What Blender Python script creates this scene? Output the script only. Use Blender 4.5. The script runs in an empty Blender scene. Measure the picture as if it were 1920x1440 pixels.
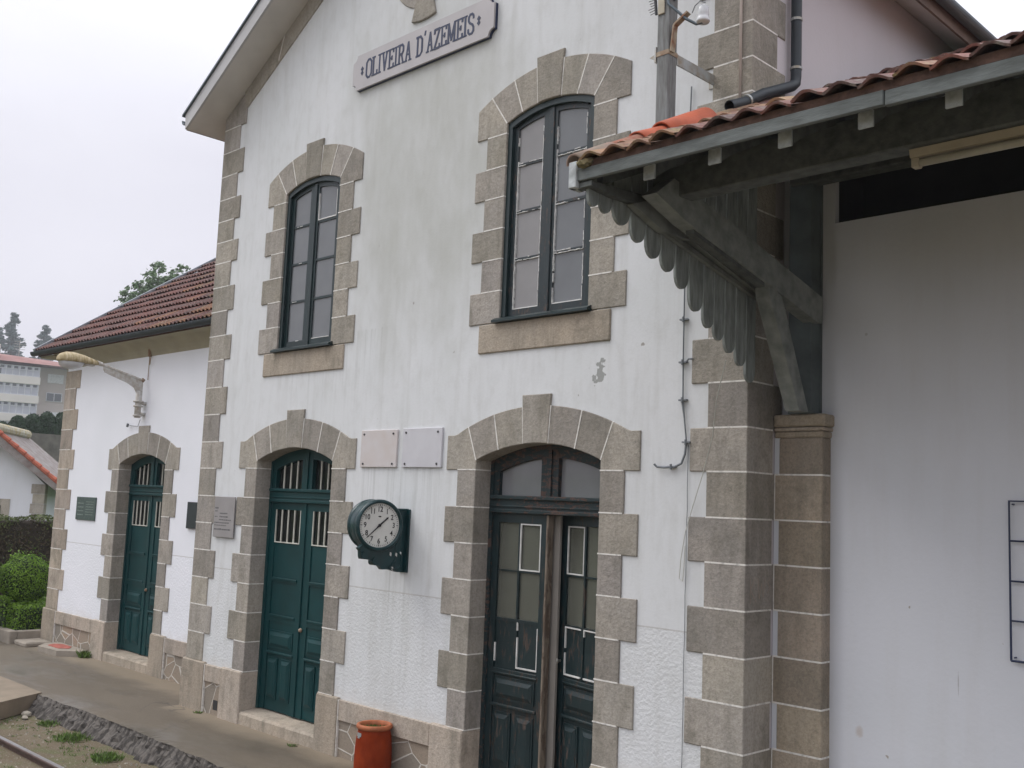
import bpy, bmesh, math, random
from mathutils import Vector, Matrix
random.seed(7)
R = math.radians
scene = bpy.context.scene
C = scene.collection

# ------------------------------------------------------------------ camera
cam_d = bpy.data.cameras.new('camera'); cam = bpy.data.objects.new('camera', cam_d); C.objects.link(cam)
cam_d.sensor_width = 36.0; cam_d.lens = 36.711; cam_d.clip_start = 0.05; cam_d.clip_end = 1500
yaw, pit, rol = -0.784917307, 0.116387320, 0.0407657940
f_ = Vector((math.sin(yaw)*math.cos(pit), math.cos(yaw)*math.cos(pit), math.sin(pit)))
r0 = Vector((math.cos(yaw), -math.sin(yaw), 0)); u0 = r0.cross(f_)
r_ = r0*math.cos(rol) + u0*math.sin(rol); u_ = -r0*math.sin(rol) + u0*math.cos(rol)
M = Matrix(((r_.x, u_.x, -f_.x, 0), (r_.y, u_.y, -f_.y, -6.5), (r_.z, u_.z, -f_.z, 2.54), (0, 0, 0, 1)))
cam.matrix_world = M
scene.camera = cam

# ------------------------------------------------------------------ world: overcast sky
SUN_EL, SUN_AZ = 52, 236          # degrees; soft sun from the front left, behind cloud
w = bpy.data.worlds.new("World"); scene.world = w; w.use_nodes = True
nt = w.node_tree; nt.nodes.clear()
def N(nt, t, **k):
    n = nt.nodes.new(t)
    for a, b in k.items(): setattr(n, a, b)
    return n
out = N(nt, 'ShaderNodeOutputWorld'); bg = N(nt, 'ShaderNodeBackground')
sky = N(nt, 'ShaderNodeTexSky'); sky.sky_type = 'NISHITA'; sky.sun_disc = False
sky.sun_elevation = R(SUN_EL); sky.sun_rotation = R(SUN_AZ); sky.air_density = 1.0; sky.dust_density = 3.0
tc = N(nt, 'ShaderNodeTexCoord'); sep = N(nt, 'ShaderNodeSeparateXYZ')
ramp = N(nt, 'ShaderNodeValToRGB'); el = ramp.color_ramp.elements
el[0].position = 0.0; el[0].color = (7.4, 7.25, 8.1, 1)
el[1].position = 1.0; el[1].color = (22.0, 22.3, 23.8, 1)
e = el.new(0.30); e.color = (8.4, 8.3, 9.1, 1)
e = el.new(0.45); e.color = (11.2, 11.2, 12.0, 1)
mix = N(nt, 'ShaderNodeMix', data_type='RGBA'); mix.inputs[0].default_value = 0.93
nt.links.new(tc.outputs['Generated'], sep.inputs[0]); nt.links.new(sep.outputs['Z'], ramp.inputs[0])
cn_ = N(nt, 'ShaderNodeTexNoise'); cn_.inputs['Scale'].default_value = 2.2; cn_.inputs['Detail'].default_value = 5
cmp_ = N(nt, 'ShaderNodeMapping'); cmp_.inputs['Scale'].default_value = (1, 1, 3); nt.links.new(tc.outputs['Generated'], cmp_.inputs[0]); nt.links.new(cmp_.outputs[0], cn_.inputs['Vector'])
cr_ = N(nt, 'ShaderNodeValToRGB'); cr_.color_ramp.elements[0].color = (.93, .93, .94, 1); cr_.color_ramp.elements[0].position = .3; cr_.color_ramp.elements[1].color = (1.05, 1.05, 1.04, 1); cr_.color_ramp.elements[1].position = .7
nt.links.new(cn_.outputs['Fac'], cr_.inputs[0]); cm_ = N(nt, 'ShaderNodeMix', data_type='RGBA', blend_type='MULTIPLY'); cm_.inputs[0].default_value = 1
nt.links.new(ramp.outputs[0], cm_.inputs[6]); nt.links.new(cr_.outputs[0], cm_.inputs[7])
nt.links.new(sky.outputs[0], mix.inputs[6]); nt.links.new(cm_.outputs[2], mix.inputs[7])
nt.links.new(mix.outputs[2], bg.inputs[0]); nt.links.new(bg.outputs[0], out.inputs[0])
bg.inputs[1].default_value = 0.105
sd = bpy.data.lights.new('sun', 'SUN'); sd.energy = 1.25; sd.angle = R(30); sd.color = (1, .96, .9)
so = bpy.data.objects.new('sun', sd); C.objects.link(so)
az = R(SUN_AZ)
so.rotation_euler = Vector((math.sin(az)*math.cos(R(SUN_EL)), math.cos(az)*math.cos(R(SUN_EL)), math.sin(R(SUN_EL)))).to_track_quat('Z', 'Y').to_euler()
so.location = (0, -20, 30)
scene.view_settings.view_transform = 'Standard'; scene.view_settings.look = 'None'
scene.view_settings.exposure = 0.04; scene.view_settings.gamma = 1
scene.render.engine = 'CYCLES'
scene.render.resolution_x = 1024; scene.render.resolution_y = 768

# ------------------------------------------------------------------ materials
def newmat(name):
    m = bpy.data.materials.new(name); m.use_nodes = True
    t = m.node_tree; b = t.nodes['Principled BSDF']
    return m, t, b
def posn(t, scale=(1, 1, 1)):
    g = N(t, 'ShaderNodeNewGeometry'); mp = N(t, 'ShaderNodeMapping'); mp.inputs['Scale'].default_value = scale
    t.links.new(g.outputs['Position'], mp.inputs[0]); return mp.outputs[0]
def noise(t, vec, scale, detail=4, rough=.55, dist=0):
    n = N(t, 'ShaderNodeTexNoise'); n.inputs['Scale'].default_value = scale; n.inputs['Detail'].default_value = detail
    n.inputs['Roughness'].default_value = rough; n.inputs['Distortion'].default_value = dist
    t.links.new(vec, n.inputs['Vector']); return n.outputs['Fac']
def rmp(t, fac, a, b, ca=(0, 0, 0, 1), cb=(1, 1, 1, 1), mid=None):
    r = N(t, 'ShaderNodeValToRGB'); e = r.color_ramp.elements
    e[0].position = a; e[0].color = ca; e[1].position = b; e[1].color = cb
    if mid: x = e.new(mid[0]); x.color = mid[1]
    t.links.new(fac, r.inputs[0]); return r.outputs[0]
def mixc(t, fac, a, b, mode='MIX'):
    m = N(t, 'ShaderNodeMix', data_type='RGBA', blend_type=mode)
    for i, v in ((0, fac), (6, a), (7, b)):
        if hasattr(v, 'links') or hasattr(v, 'is_linked'): t.links.new(v, m.inputs[i])
        else: m.inputs[i].default_value = v
    return m.outputs[2]
def mth(t, op, a, b=0.0, c=None):
    m = N(t, 'ShaderNodeMath', operation=op)
    for i, v in enumerate((a, b) if c is None else (a, b, c)):
        if isinstance(v, (int, float)): m.inputs[i].default_value = v
        else: t.links.new(v, m.inputs[i])
    return m.outputs[0]
def bump(t, b, h, strength, dist=.01):
    n = N(t, 'ShaderNodeBump'); n.inputs['Strength'].default_value = strength; n.inputs['Distance'].default_value = dist
    t.links.new(h, n.inputs['Height']); t.links.new(n.outputs[0], b.inputs['Normal'])
def c4(c): return (c[0], c[1], c[2], 1)
def simple(name, c, rough=.6, var=.25, scale=6, bs=0, bscale=60, metal=0, c2=None, thr=(.35, .7), isl=0, stretch=(1, 1, 1), spec=None):
    m, t, b = newmat(name)
    v = posn(t, stretch)
    c2 = c2 or tuple(x*(1-var) for x in c)
    col = mixc(t, rmp(t, noise(t, v, scale), *thr), c4(c), c4(c2))
    if isl:
        g = N(t, 'ShaderNodeNewGeometry')
        k = mth(t, 'MULTIPLY_ADD', g.outputs['Random Per Island'], isl*2, 1-isl)
        cb = N(t, 'ShaderNodeCombineColor')
        for i in range(3): t.links.new(k, cb.inputs[i])
        col = mixc(t, 1.0, col, cb.outputs[0], 'MULTIPLY')
    t.links.new(col, b.inputs['Base Color'])
    b.inputs['Roughness'].default_value = rough; b.inputs['Metallic'].default_value = metal
    if spec is not None: b.inputs['Specular IOR Level'].default_value = spec
    if bs: bump(t, b, noise(t, v, bscale, 3), bs)
    return m

def plaster(name, stain=True, base=(.675, .69, .705), rough_low=True, warm=0):
    m, t, b = newmat(name)
    g = N(t, 'ShaderNodeNewGeometry'); s = N(t, 'ShaderNodeSeparateXYZ'); t.links.new(g.outputs['Position'], s.inputs[0])
    P = posn(t)
    big = noise(t, P, .9, 5, .6)
    col = mixc(t, rmp(t, big, .35, .75), c4(base), c4((base[0]*.93, base[1]*.94, base[2]*.93)))
    if stain:
        # greenish weather stain spread over the middle of the gable (a shape of its own)
        dx = mth(t, 'DIVIDE', mth(t, 'ADD', s.outputs['X'], 7.9), 1.75)
        dz = mth(t, 'DIVIDE', mth(t, 'ADD', s.outputs['Z'], -5.9), 2.3)
        d = mth(t, 'SQRT', mth(t, 'ADD', mth(t, 'MULTIPLY', dx, dx), mth(t, 'MULTIPLY', dz, dz)))
        d = mth(t, 'ADD', d, mth(t, 'MULTIPLY', mth(t, 'ADD', noise(t, posn(t, (1, 1, .6)), 1.6, 5, .6), -.5), 1.1))
        streak = noise(t, posn(t, (7, 7, .55)), 1.0, 5, .6, .3)
        patch = noise(t, posn(t, (2.2, 2.2, 1.0)), 1.5, 6, .65)
        mask = mth(t, 'MULTIPLY', rmp(t, d, .45, 1.45, (1, 1, 1, 1), (0, 0, 0, 1)), rmp(t, patch, .2, .75, (.35,)*3+(1,), (1,)*3+(1,)))
        col = mixc(t, mth(t, 'MULTIPLY', mask, .95), col, (.455, .465, .435, 1))
        col = mixc(t, mth(t, 'MULTIPLY', rmp(t, streak, .50, .8), .35), col, (.42, .42, .395, 1))
        col = mixc(t, mth(t, 'MULTIPLY', rmp(t, noise(t, posn(t, (3, 3, 1.6)), 2.6, 6, .7), .48, .75), .28), col, (.40, .40, .375, 1))
        # run-off streaks below the sign, plaques and clock
        for (x0, x1, z0, z1) in ((-8.6, -7.4, 1.9, 2.87), (-8.1, -7.75, .4, 1.88), (-10.3, -8.3, 3.3, 4.3)):
            wx = mth(t, 'MULTIPLY', mth(t, 'GREATER_THAN', s.outputs['X'], x0), mth(t, 'LESS_THAN', s.outputs['X'], x1))
            wz = mth(t, 'MULTIPLY', mth(t, 'GREATER_THAN', s.outputs['Z'], z0), mth(t, 'LESS_THAN', s.outputs['Z'], z1))
            fade = mth(t, 'DIVIDE', mth(t, 'ADD', s.outputs['Z'], -z0), z1-z0)
            st = rmp(t, noise(t, posn(t, (22, 22, .5)), 1.0, 4, .6), .5, .72)
            col = mixc(t, mth(t, 'MULTIPLY', mth(t, 'MULTIPLY', wx, wz), mth(t, 'MULTIPLY', mth(t, 'MULTIPLY', st, fade), .5)), col, (.30, .31, .285, 1))
        # flaked patch above the right door
        px = mth(t, 'MULTIPLY', mth(t, 'ADD', s.outputs['X'], 5.485), 9); pz = mth(t, 'MULTIPLY', mth(t, 'ADD', s.outputs['Z'], -3.66), 7)
        pd = mth(t, 'SQRT', mth(t, 'ADD', mth(t, 'MULTIPLY', px, px), mth(t, 'MULTIPLY', pz, pz)))
        pd = mth(t, 'ADD', pd, mth(t, 'MULTIPLY', mth(t, 'ADD', noise(t, P, 14, 3), -.5), 2.6))
        col = mixc(t, rmp(t, pd, .5, .55, (1, 1, 1, 1), (0, 0, 0, 1)), col, (.33, .34, .33, 1))
        # small chips
        col = mixc(t, rmp(t, noise(t, P, 9, 2, .4), .765, .78), col, (.35, .34, .32, 1))
    if rough_low:
        ln = mth(t, 'COMPARE', s.outputs['Z'], 1.672, .006)
        col = mixc(t, mth(t, 'MULTIPLY', ln, .55), col, (.42, .40, .38, 1))
        low = mth(t, 'LESS_THAN', s.outputs['Z'], 1.672)
        base_d = rmp(t, mth(t, 'ADD', s.outputs['Z'], mth(t, 'MULTIPLY', noise(t, P, 7, 4), .35)), .6, .85, (1, 1, 1, 1), (0, 0, 0, 1))
        col = mixc(t, mth(t, 'MULTIPLY', base_d, .35), col, (.44, .38, .31, 1))
        st = mth(t, 'ADD', mth(t, 'MULTIPLY', low, .55), .1)
        n = N(t, 'ShaderNodeBump'); n.inputs['Distance'].default_value = .012
        t.links.new(st, n.inputs['Strength']); t.links.new(noise(t, P, 38, 3), n.inputs['Height'])
        t.links.new(n.outputs[0], b.inputs['Normal'])
    else:
        for (mx, mz, sx_, sz_, cc) in ((-3.47, 1.10, 22, 18, (.42, .33, .26, 1)), (-3.42, 3.86, 60, 60, (.25, .25, .24, 1)), (-2.79, 1.52, 160, 9, (.22, .2, .2, 1)), (-1.5, 1.0, 9, 12, (.45, .40, .36, 1))):
            ax_ = mth(t, 'MULTIPLY', mth(t, 'ADD', s.outputs['X'], -mx), sx_); az_ = mth(t, 'MULTIPLY', mth(t, 'ADD', s.outputs['Z'], -mz), sz_)
            dd_ = mth(t, 'ADD', mth(t, 'ADD', mth(t, 'MULTIPLY', ax_, ax_), mth(t, 'MULTIPLY', az_, az_)), mth(t, 'MULTIPLY', noise(t, P, 30, 3), .8))
            col = mixc(t, mth(t, 'MULTIPLY', rmp(t, dd_, .5, 1.2, (1, 1, 1, 1), (0, 0, 0, 1)), .45), col, cc)
        col = mixc(t, mth(t, 'MULTIPLY', rmp(t, noise(t, posn(t, (4, 4, .5)), 1.2, 6, .65), .5, .8), .16), col, (.45, .42, .38, 1))
        col = mixc(t, rmp(t, noise(t, P, 13, 2, .4), .79, .80), col, (.38, .36, .33, 1))
        bump(t, b, noise(t, P, 25, 3), .15)
    t.links.new(col, b.inputs['Base Color']); b.inputs['Roughness'].default_value = .85
    b.inputs['Specular IOR Level'].default_value = .2
    return m

def granite(name, c=(.345, .332, .30), c2=(.42, .392, .342), dark=.6, lowwarm=True):
    m, t, b = newmat(name); P = posn(t)
    g = N(t, 'ShaderNodeNewGeometry')
    tone = mth(t, 'MULTIPLY_ADD', g.outputs['Random Per Island'], .36, .76)
    wn = N(t, 'ShaderNodeTexWhiteNoise', noise_dimensions='1D'); t.links.new(g.outputs['Random Per Island'], wn.inputs['W'])
    col = mixc(t, rmp(t, noise(t, P, 2.3, 5, .6), .35, .7), c4(c), c4(c2))
    grain = noise(t, P, 48, 5, .8)
    col = mixc(t, mth(t, 'MULTIPLY', rmp(t, grain, .44, .66), .65), col, c4(tuple(x*dark for x in c)))
    col = mixc(t, mth(t, 'MULTIPLY', rmp(t, noise(t, P, 140, 2, .5), .62, .72), .35), col, (.55, .53, .49, 1))
    col = mixc(t, mth(t, 'MULTIPLY', rmp(t, noise(t, posn(t, (1, 1, .5)), 4.5, 6, .7), .48, .72), .6), col, (.16, .155, .125, 1))
    cb = N(t, 'ShaderNodeCombineColor')
    t.links.new(mth(t, 'MULTIPLY', tone, 1.03), cb.inputs[0]); t.links.new(tone, cb.inputs[1])
    t.links.new(mth(t, 'MULTIPLY', tone, mth(t, 'MULTIPLY_ADD', wn.outputs['Value'], .08, .95)), cb.inputs[2])
    col = mixc(t, 1.0, col, cb.outputs[0], 'MULTIPLY')
    col = mixc(t, mth(t, 'MULTIPLY', rmp(t, noise(t, posn(t, (9, 9, 1.1)), 1.0, 5, .65), .50, .74), .38), col, (.14, .132, .108, 1))
    # lichen and damp blotches of their own
    col = mixc(t, mth(t, 'MULTIPLY', rmp(t, noise(t, P, 1.9, 7, .75), .56, .68), .5), col, (.13, .125, .10, 1))
    t.links.new(col, b.inputs['Base Color']); b.inputs['Roughness'].default_value = .9
    b.inputs['Specular IOR Level'].default_value = .2
    h = mth(t, 'ADD', mth(t, 'MULTIPLY', grain, .6), noise(t, P, 22, 4, .6))
    bump(t, b, h, .6, .014)
    return m

def rubble():
    m, t, b = newmat('rubble_masonry'); P = posn(t, (1, 1, 1.15))
    v = N(t, 'ShaderNodeTexVoronoi', feature='DISTANCE_TO_EDGE'); v.inputs['Scale'].default_value = 3.3; v.inputs['Randomness'].default_value = .85
    t.links.new(P, v.inputs['Vector'])
    v2 = N(t, 'ShaderNodeTexVoronoi'); v2.inputs['Scale'].default_value = 3.3; v2.inputs['Randomness'].default_value = .85
    t.links.new(P, v2.inputs['Vector'])
    s = N(t, 'ShaderNodeSeparateColor'); t.links.new(v2.outputs['Color'], s.inputs[0])
    col = mixc(t, s.outputs[0], (.34, .265, .195, 1), (.22, .20, .17, 1))
    col = mixc(t, mth(t, 'MULTIPLY', rmp(t, noise(t, P, 60, 4), .45, .7), .5), col, (.17, .14, .11, 1))
    edge = rmp(t, mth(t, 'ADD', v.outputs['Distance'], mth(t, 'MULTIPLY', noise(t, P, 12), .02)), .024, .036, (1, 1, 1, 1), (0, 0, 0, 1))
    col = mixc(t, edge, col, (.52, .49, .44, 1))
    t.links.new(col, b.inputs['Base Color']); b.inputs['Roughness'].default_value = .9
    bump(t, b, mth(t, 'ADD', mth(t, 'MULTIPLY', noise(t, P, 30), .5), edge), .5, .015)
    return m

def peeling(name, paint, wood, amt=.56, rough=.45, stretch=(3, 3, .7)):
    m, t, b = newmat(name); P = posn(t, stretch)
    n1 = noise(t, P, 9, 6, .7, .4); n2 = noise(t, posn(t), 3, 4)
    col = mixc(t, rmp(t, n2, .3, .7), c4(paint), c4(tuple(x*.7 for x in paint)))
    mask = rmp(t, mth(t, 'ADD', mth(t, 'MULTIPLY', n1, .8), mth(t, 'MULTIPLY', n2, .2)), amt, amt+.03)
    wcol = mixc(t, rmp(t, noise(t, posn(t, (30, 30, 2)), 4, 4), .3, .7), c4(wood), c4(tuple(x*.45 for x in wood)))
    col = mixc(t, mask, col, wcol)
    t.links.new(col, b.inputs['Base Color'])
    t.links.new(mth(t, 'MULTIPLY_ADD', mask, .4, rough), b.inputs['Roughness'])
    bump(t, b, mth(t, 'MULTIPLY', mask, -1.0), .4, .003)
    return m

def tiles(name, a, b2, lich=None, lmask=None):
    m, t, b = newmat(name); P = posn(t)
    g = N(t, 'ShaderNodeNewGeometry')
    col = mixc(t, g.outputs['Random Per Island'], c4(a), c4(b2))
    col = mixc(t, mth(t, 'MULTIPLY', rmp(t, noise(t, P, 3.5, 6, .7), .4, .7), .75), col, (.045, .035, .033, 1))
    if lich: col = mixc(t, mth(t, 'MULTIPLY', rmp(t, noise(t, P, 11, 6, .75), .52, .66), .8), col, c4(lich))
    col = mixc(t, mth(t, 'MULTIPLY', rmp(t, noise(t, P, 40, 3), .5, .7), .35), col, (.30, .26, .22, 1))
    t.links.new(col, b.inputs['Base Color']); b.inputs['Roughness'].default_value = .75
    bump(t, b, noise(t, P, 45, 4), .35, .008)
    return m

def glassmat(name, tint, trans, rough=.06):
    m, t, b = newmat(name); t.nodes.remove(b)
    o = [n for n in t.nodes if n.type == 'OUTPUT_MATERIAL'][0]
    tr = N(t, 'ShaderNodeBsdfTransparent'); tr.inputs[0].default_value = (.92, .94, .93, 1)
    p = N(t, 'ShaderNodeBsdfPrincipled'); p.inputs['Base Color'].default_value = c4(tint); p.inputs['Roughness'].default_value = rough
    p.inputs['IOR'].default_value = 1.52
    n = noise(t, posn(t), 3, 4); d = rmp(t, n, .3, .75, (trans-.12,)*3+(1,), (trans,)*3+(1,))
    mx = N(t, 'ShaderNodeMixShader'); t.links.new(d, mx.inputs[0]); t.links.new(p.outputs[0], mx.inputs[1]); t.links.new(tr.outputs[0], mx.inputs[2])
    t.links.new(mx.outputs[0], o.inputs[0])
    nb = N(t, 'ShaderNodeBump'); nb.inputs['Strength'].default_value = .06; nb.inputs['Distance'].default_value = .01
    t.links.new(noise(t, posn(t), 4, 2), nb.inputs['Height']); t.links.new(nb.outputs[0], p.inputs['Normal'])
    return m

def leafmat(name, a, b2, rough=.6):
    m, t, b = newmat(name)
    g = N(t, 'ShaderNodeNewGeometry')
    col = mixc(t, g.outputs['Random Per Island'], c4(a), c4(b2))
    col = mixc(t, rmp(t, noise(t, posn(t), 3, 3), .35, .7), col, c4(tuple(x*.6 for x in a)))
    t.links.new(col, b.inputs['Base Color']); b.inputs['Roughness'].default_value = rough
    b.inputs['Specular IOR Level'].default_value = .25
    return m

MW = plaster('white_plaster'); MWL = plaster('white_plaster_wing', stain=False, base=(.83, .845, .90))
MWR = plaster('white_plaster_smooth', stain=False, base=(.64, .66, .71), rough_low=False)
MG = granite('granite'); MGB = granite('granite_base', (.41, .37, .315), (.48, .415, .34), .6)
MGD = granite('granite_pilaster', (.345, .31, .25), (.41, .345, .265), .58)
MR = rubble()
MJ = simple('mortar', (.74, .72, .68), .9, .45, 26, thr=(.5, .75))
MGR = peeling('green_paint', (.001, .044, .048), (.10, .16, .155), .665, .5, (5, 5, .8)); MGR.node_tree.nodes['Principled BSDF'].inputs['Specular IOR Level'].default_value = .3
MGP = peeling('weathered_green_paint', (.006, .022, .026), (.085, .062, .05), .56)
MGT = peeling('peeling_door_frame', (.006, .022, .026), (.115, .075, .062), .525, .55, (1.2, 3, 3))
MGW = peeling('window_green_paint', (.014, .026, .030), (.12, .085, .07), .56, .4, (4, 4, 1.5))
MGN = simple('dark_green_paint', (.006, .022, .024), .4, .3, 5)
MBR = peeling('bare_wood_edge', (.12, .085, .06), (.27, .22, .17), .47)
MPUT = simple('white_putty', (.72, .72, .70), .8, .3, 9)
MBAR = simple('cream_bars', (.62, .62, .55), .6, .25, 7)
MGL = glassmat('window_glass', (.24, .245, .26), .15)
MGLW = glassmat('window_glass_light', (.27, .265, .265), .15); MGLD = glassmat('window_glass_dark', (.175, .185, .195), .15)
MGLF = glassmat('frosted_glass', (.15, .155, .13), .45, .2)
MGLC = glassmat('clear_glass', (.03, .035, .035), .8)
MCUR = simple('curtain', (.30, .29, .30), .9, .25, 2, stretch=(8, 8, .3))
MINT = simple('interior_wall', (.34, .31, .28), .9, .15, 2)
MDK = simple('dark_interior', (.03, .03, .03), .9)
MWD = simple('grey_green_timber', (.10, .11, .105), .8, .45, 5, bs=.5, bscale=10, stretch=(3, 3, 3), c2=(.05, .056, .052), isl=.2)
MWDE = simple('pale_rafter_ends', (.55, .59, .60), .75, .3, 14, bs=.3, bscale=40, c2=(.27, .29, .29))
MWDF = simple('fascia_timber', (.15, .168, .165), .8, .3, 6, bs=.3, bscale=30, stretch=(1, 4, 4), c2=(.085, .095, .09))
MTL = tiles('wing_roof_tiles', (.15, .042, .03), (.085, .028, .023))
MTC = tiles('canopy_roof_tiles', (.23, .085, .062), (.11, .055, .05), (.20, .18, .155))
MTO = simple('new_terracotta', (.46, .095, .035), .6, .25, 8, bs=.15, bscale=30)
MTY = tiles('lichened_tile', (.34, .20, .10), (.26, .12, .075), (.27, .24, .10))
MSOF = simple('soffit_paint', (.62, .60, .57), .85, .12, 3)
MFAS = simple('fascia_paint', (.50, .50, .51), .8, .12, 3)
MCOV = simple('cove_paint', (.37, .34, .25), .85, .15, 3)
MMET = simple('dark_metal', (.018, .026, .034), .55, .3, 5)
MBLU = simple('blue_grey_metal', (.09, .115, .135), .4, .2, 5, metal=.2)
MGAL = simple('galvanised_metal', (.42, .45, .46), .5, .3, 12, metal=.5, c2=(.30, .26, .2))
MRUST = simple('rusty_metal', (.20, .085, .04), .8, .5, 14, c2=(.40, .36, .27))
MPOST = simple('weathered_post', (.215, .225, .225), .8, .35, 7, bs=.3, bscale=20, stretch=(6, 6, .8), c2=(.12, .12, .115))
MPVC = simple('pale_conduit', (.55, .48, .43), .6, .15, 5)
MCLK = simple('clock_green_enamel', (.003, .038, .044), .35, .45, 9)
MDIAL = simple('dial_white', (.66, .66, .63), .5, .1, 9)
MBLK = simple('black_paint', (.012, .012, .015), .5)
MNAVY = simple('navy_paint', (.012, .025, .075), .5)
MMAR = simple('marble', (.57, .54, .54), .5, .12, 5, c2=(.53, .475, .45))
MMAR2 = simple('grey_marble', (.56, .56, .59), .5, .1, 5, c2=(.51, .505, .535))
MSIGN = simple('sign_marble', (.45, .43, .44), .5, .1, 4)
MPLG = simple('grey_plaque', (.30, .285, .285), .5, .1, 6)
MPLB = simple('bronze_plaque', (.085, .125, .115), .45, .4, 22, metal=.3)
MPLK = simple('dark_plaque', (.02, .026, .035), .35, .3, 12)
MTXT = simple('engraved_text', (.13, .13, .135), .8)
MTER = simple('terracotta', (.25, .040, .012), .85, .4, 9, bs=.5, bscale=22, c2=(.17, .022, .006), stretch=(1, 1, .6), spec=.05)
MRIM = simple('terracotta_rim', (.42, .13, .05), .7, .35, 14, bs=.3, bscale=30)
MSOIL = simple('soil', (.05, .042, .03), .95, .5, 20, bs=.6, bscale=40)
MCONC = simple('old_concrete', (.33, .29, .24), .9, .3, 5, bs=.4, bscale=40)
MRED = simple('red_tile', (.42, .12, .09), .8, .4, 15, bs=.3, bscale=40)
MRAIL = simple('rail_steel', (.11, .07, .06), .6, .4, 10, metal=.3)
MRTOP = simple('polished_rail_head', (.42, .40, .40), .3, .2, 10, metal=.9)
MLH = simple('lamp_head_paint', (.50, .42, .27), .6, .3, 8, c2=(.26, .19, .07), stretch=(1, 4, 1))
MLG = simple('lamp_arm_paint', (.55, .55, .53), .6, .3, 20, c2=(.38, .33, .28))
MLENS = glassmat('lamp_lens', (.62, .63, .66), .25, .2)
MTUBE = simple('batten_light', (.40, .35, .26), .6, .2, 6)
MCABLE = simple('cable', (.20, .22, .24), .7)
MSTR = simple('string', (.55, .56, .52), .8)
MCER = simple('ceramic', (.62, .64, .66), .25)
MLB = leafmat('box_leaf', (.19, .34, .026), (.06, .14, .012))
MLBI = simple('shrub_core', (.012, .028, .006), .95, .4, 9)
MLH2 = leafmat('hedge_leaf', (.075, .05, .03), (.05, .065, .02))
MLHT = leafmat('hedge_top_leaf', (.10, .14, .03), (.07, .085, .03))
MLC = leafmat('conifer_hedge_leaf', (.022, .055, .02), (.012, .032, .012))
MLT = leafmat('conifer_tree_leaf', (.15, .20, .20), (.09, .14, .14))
MLP = leafmat('poplar_leaf', (.22, .31, .16), (.13, .21, .12))
MTRK = simple('bark', (.10, .085, .065), .95, .4, 12, bs=.5, bscale=20)
MWEED = leafmat('weed_leaf', (.13, .22, .04), (.10, .15, .05))

def pavement():
    m, t, b = newmat('worn_asphalt_platform'); P = posn(t)
    g = N(t, 'ShaderNodeNewGeometry'); s = N(t, 'ShaderNodeSeparateXYZ'); t.links.new(g.outputs['Position'], s.inputs[0])
    big = noise(t, posn(t, (.5, 1.4, 1)), 1.1, 6, .65)
    col = mixc(t, rmp(t, big, .3, .7), (.095, .076, .052, 1), (.125, .102, .073, 1))
    # sandy dust strip gathered along the wall foot
    d = mth(t, 'ADD', s.outputs['Y'], mth(t, 'MULTIPLY', mth(t, 'ADD', noise(t, P, 1.7, 5, .6), -.5), .5))
    wallx = mth(t, 'MULTIPLY', mth(t, 'LESS_THAN', s.outputs['X'], -11.9), .45)
    d = mth(t, 'SUBTRACT', d, wallx)
    dust = rmp(t, d, -.32+.5, .0+.5)
    dd = mth(t, 'ADD', d, .5); r = rmp(t, dd, .12, .40)
    col = mixc(t, r, col, (.215, .175, .125, 1))
    wet = rmp(t, noise(t, posn(t, (.35, .9, 1)), 1.3, 4, .6), .47, .62)
    dark = mth(t, 'MULTIPLY', wet, mth(t, 'SUBTRACT', 1.0, r))
    col = mixc(t, mth(t, 'MULTIPLY', dark, .5), col, (.11, .10, .085, 1))
    col = mixc(t, mth(t, 'MULTIPLY', rmp(t, noise(t, P, 70, 3), .55, .7), .4), col, (.25, .21, .165, 1))
    t.links.new(col, b.inputs['Base Color'])
    vc = N(t, 'ShaderNodeTexVoronoi', feature='DISTANCE_TO_EDGE'); vc.inputs['Scale'].default_value = .55
    wv = N(t, 'ShaderNodeMix', data_type='RGBA', blend_type='ADD'); wv.inputs[0].default_value = .35; t.links.new(P, wv.inputs[6])
    wn_ = N(t, 'ShaderNodeTexNoise'); wn_.inputs['Scale'].default_value = 3; wn_.inputs['Detail'].default_value = 6; t.links.new(P, wn_.inputs['Vector']); t.links.new(wn_.outputs['Color'], wv.inputs[7])
    t.links.new(wv.outputs[2], vc.inputs['Vector'])
    crack = mth(t, 'MULTIPLY', rmp(t, vc.outputs['Distance'], .0, .008, (1, 1, 1, 1), (0, 0, 0, 1)), rmp(t, noise(t, P, .8, 3), .5, .6))
    col = mixc(t, mth(t, 'MULTIPLY', crack, .7), col, (.04, .035, .03, 1)); t.links.new(col, b.inputs['Base Color'])
    t.links.new(mth(t, 'MULTIPLY_ADD', dark, -.42, .72), b.inputs['Roughness'])
    bump(t, b, mth(t, 'ADD', noise(t, P, 6, 5), mth(t, 'MULTIPLY', noise(t, P, 60, 3), .35)), .35, .012)
    return m
def dirt():
    m, t, b = newmat('track_bed_earth'); P = posn(t)
    col = mixc(t, rmp(t, noise(t, P, 2.2, 6, .65), .3, .7), (.105, .078, .045, 1), (.145, .115, .075, 1))
    col = mixc(t, mth(t, 'MULTIPLY', rmp(t, noise(t, P, 3.1, 5, .7), .5, .62), .6), col, (.075, .095, .025, 1))
    col = mixc(t, mth(t, 'MULTIPLY', rmp(t, noise(t, P, 55, 3), .6, .66), .6), col, (.40, .37, .31, 1))
    t.links.new(col, b.inputs['Base Color']); b.inputs['Roughness'].default_value = .95
    bump(t, b, mth(t, 'ADD', noise(t, P, 8, 4), mth(t, 'MULTIPLY', noise(t, P, 50, 3), .5)), .6, .03)
    return m
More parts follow.
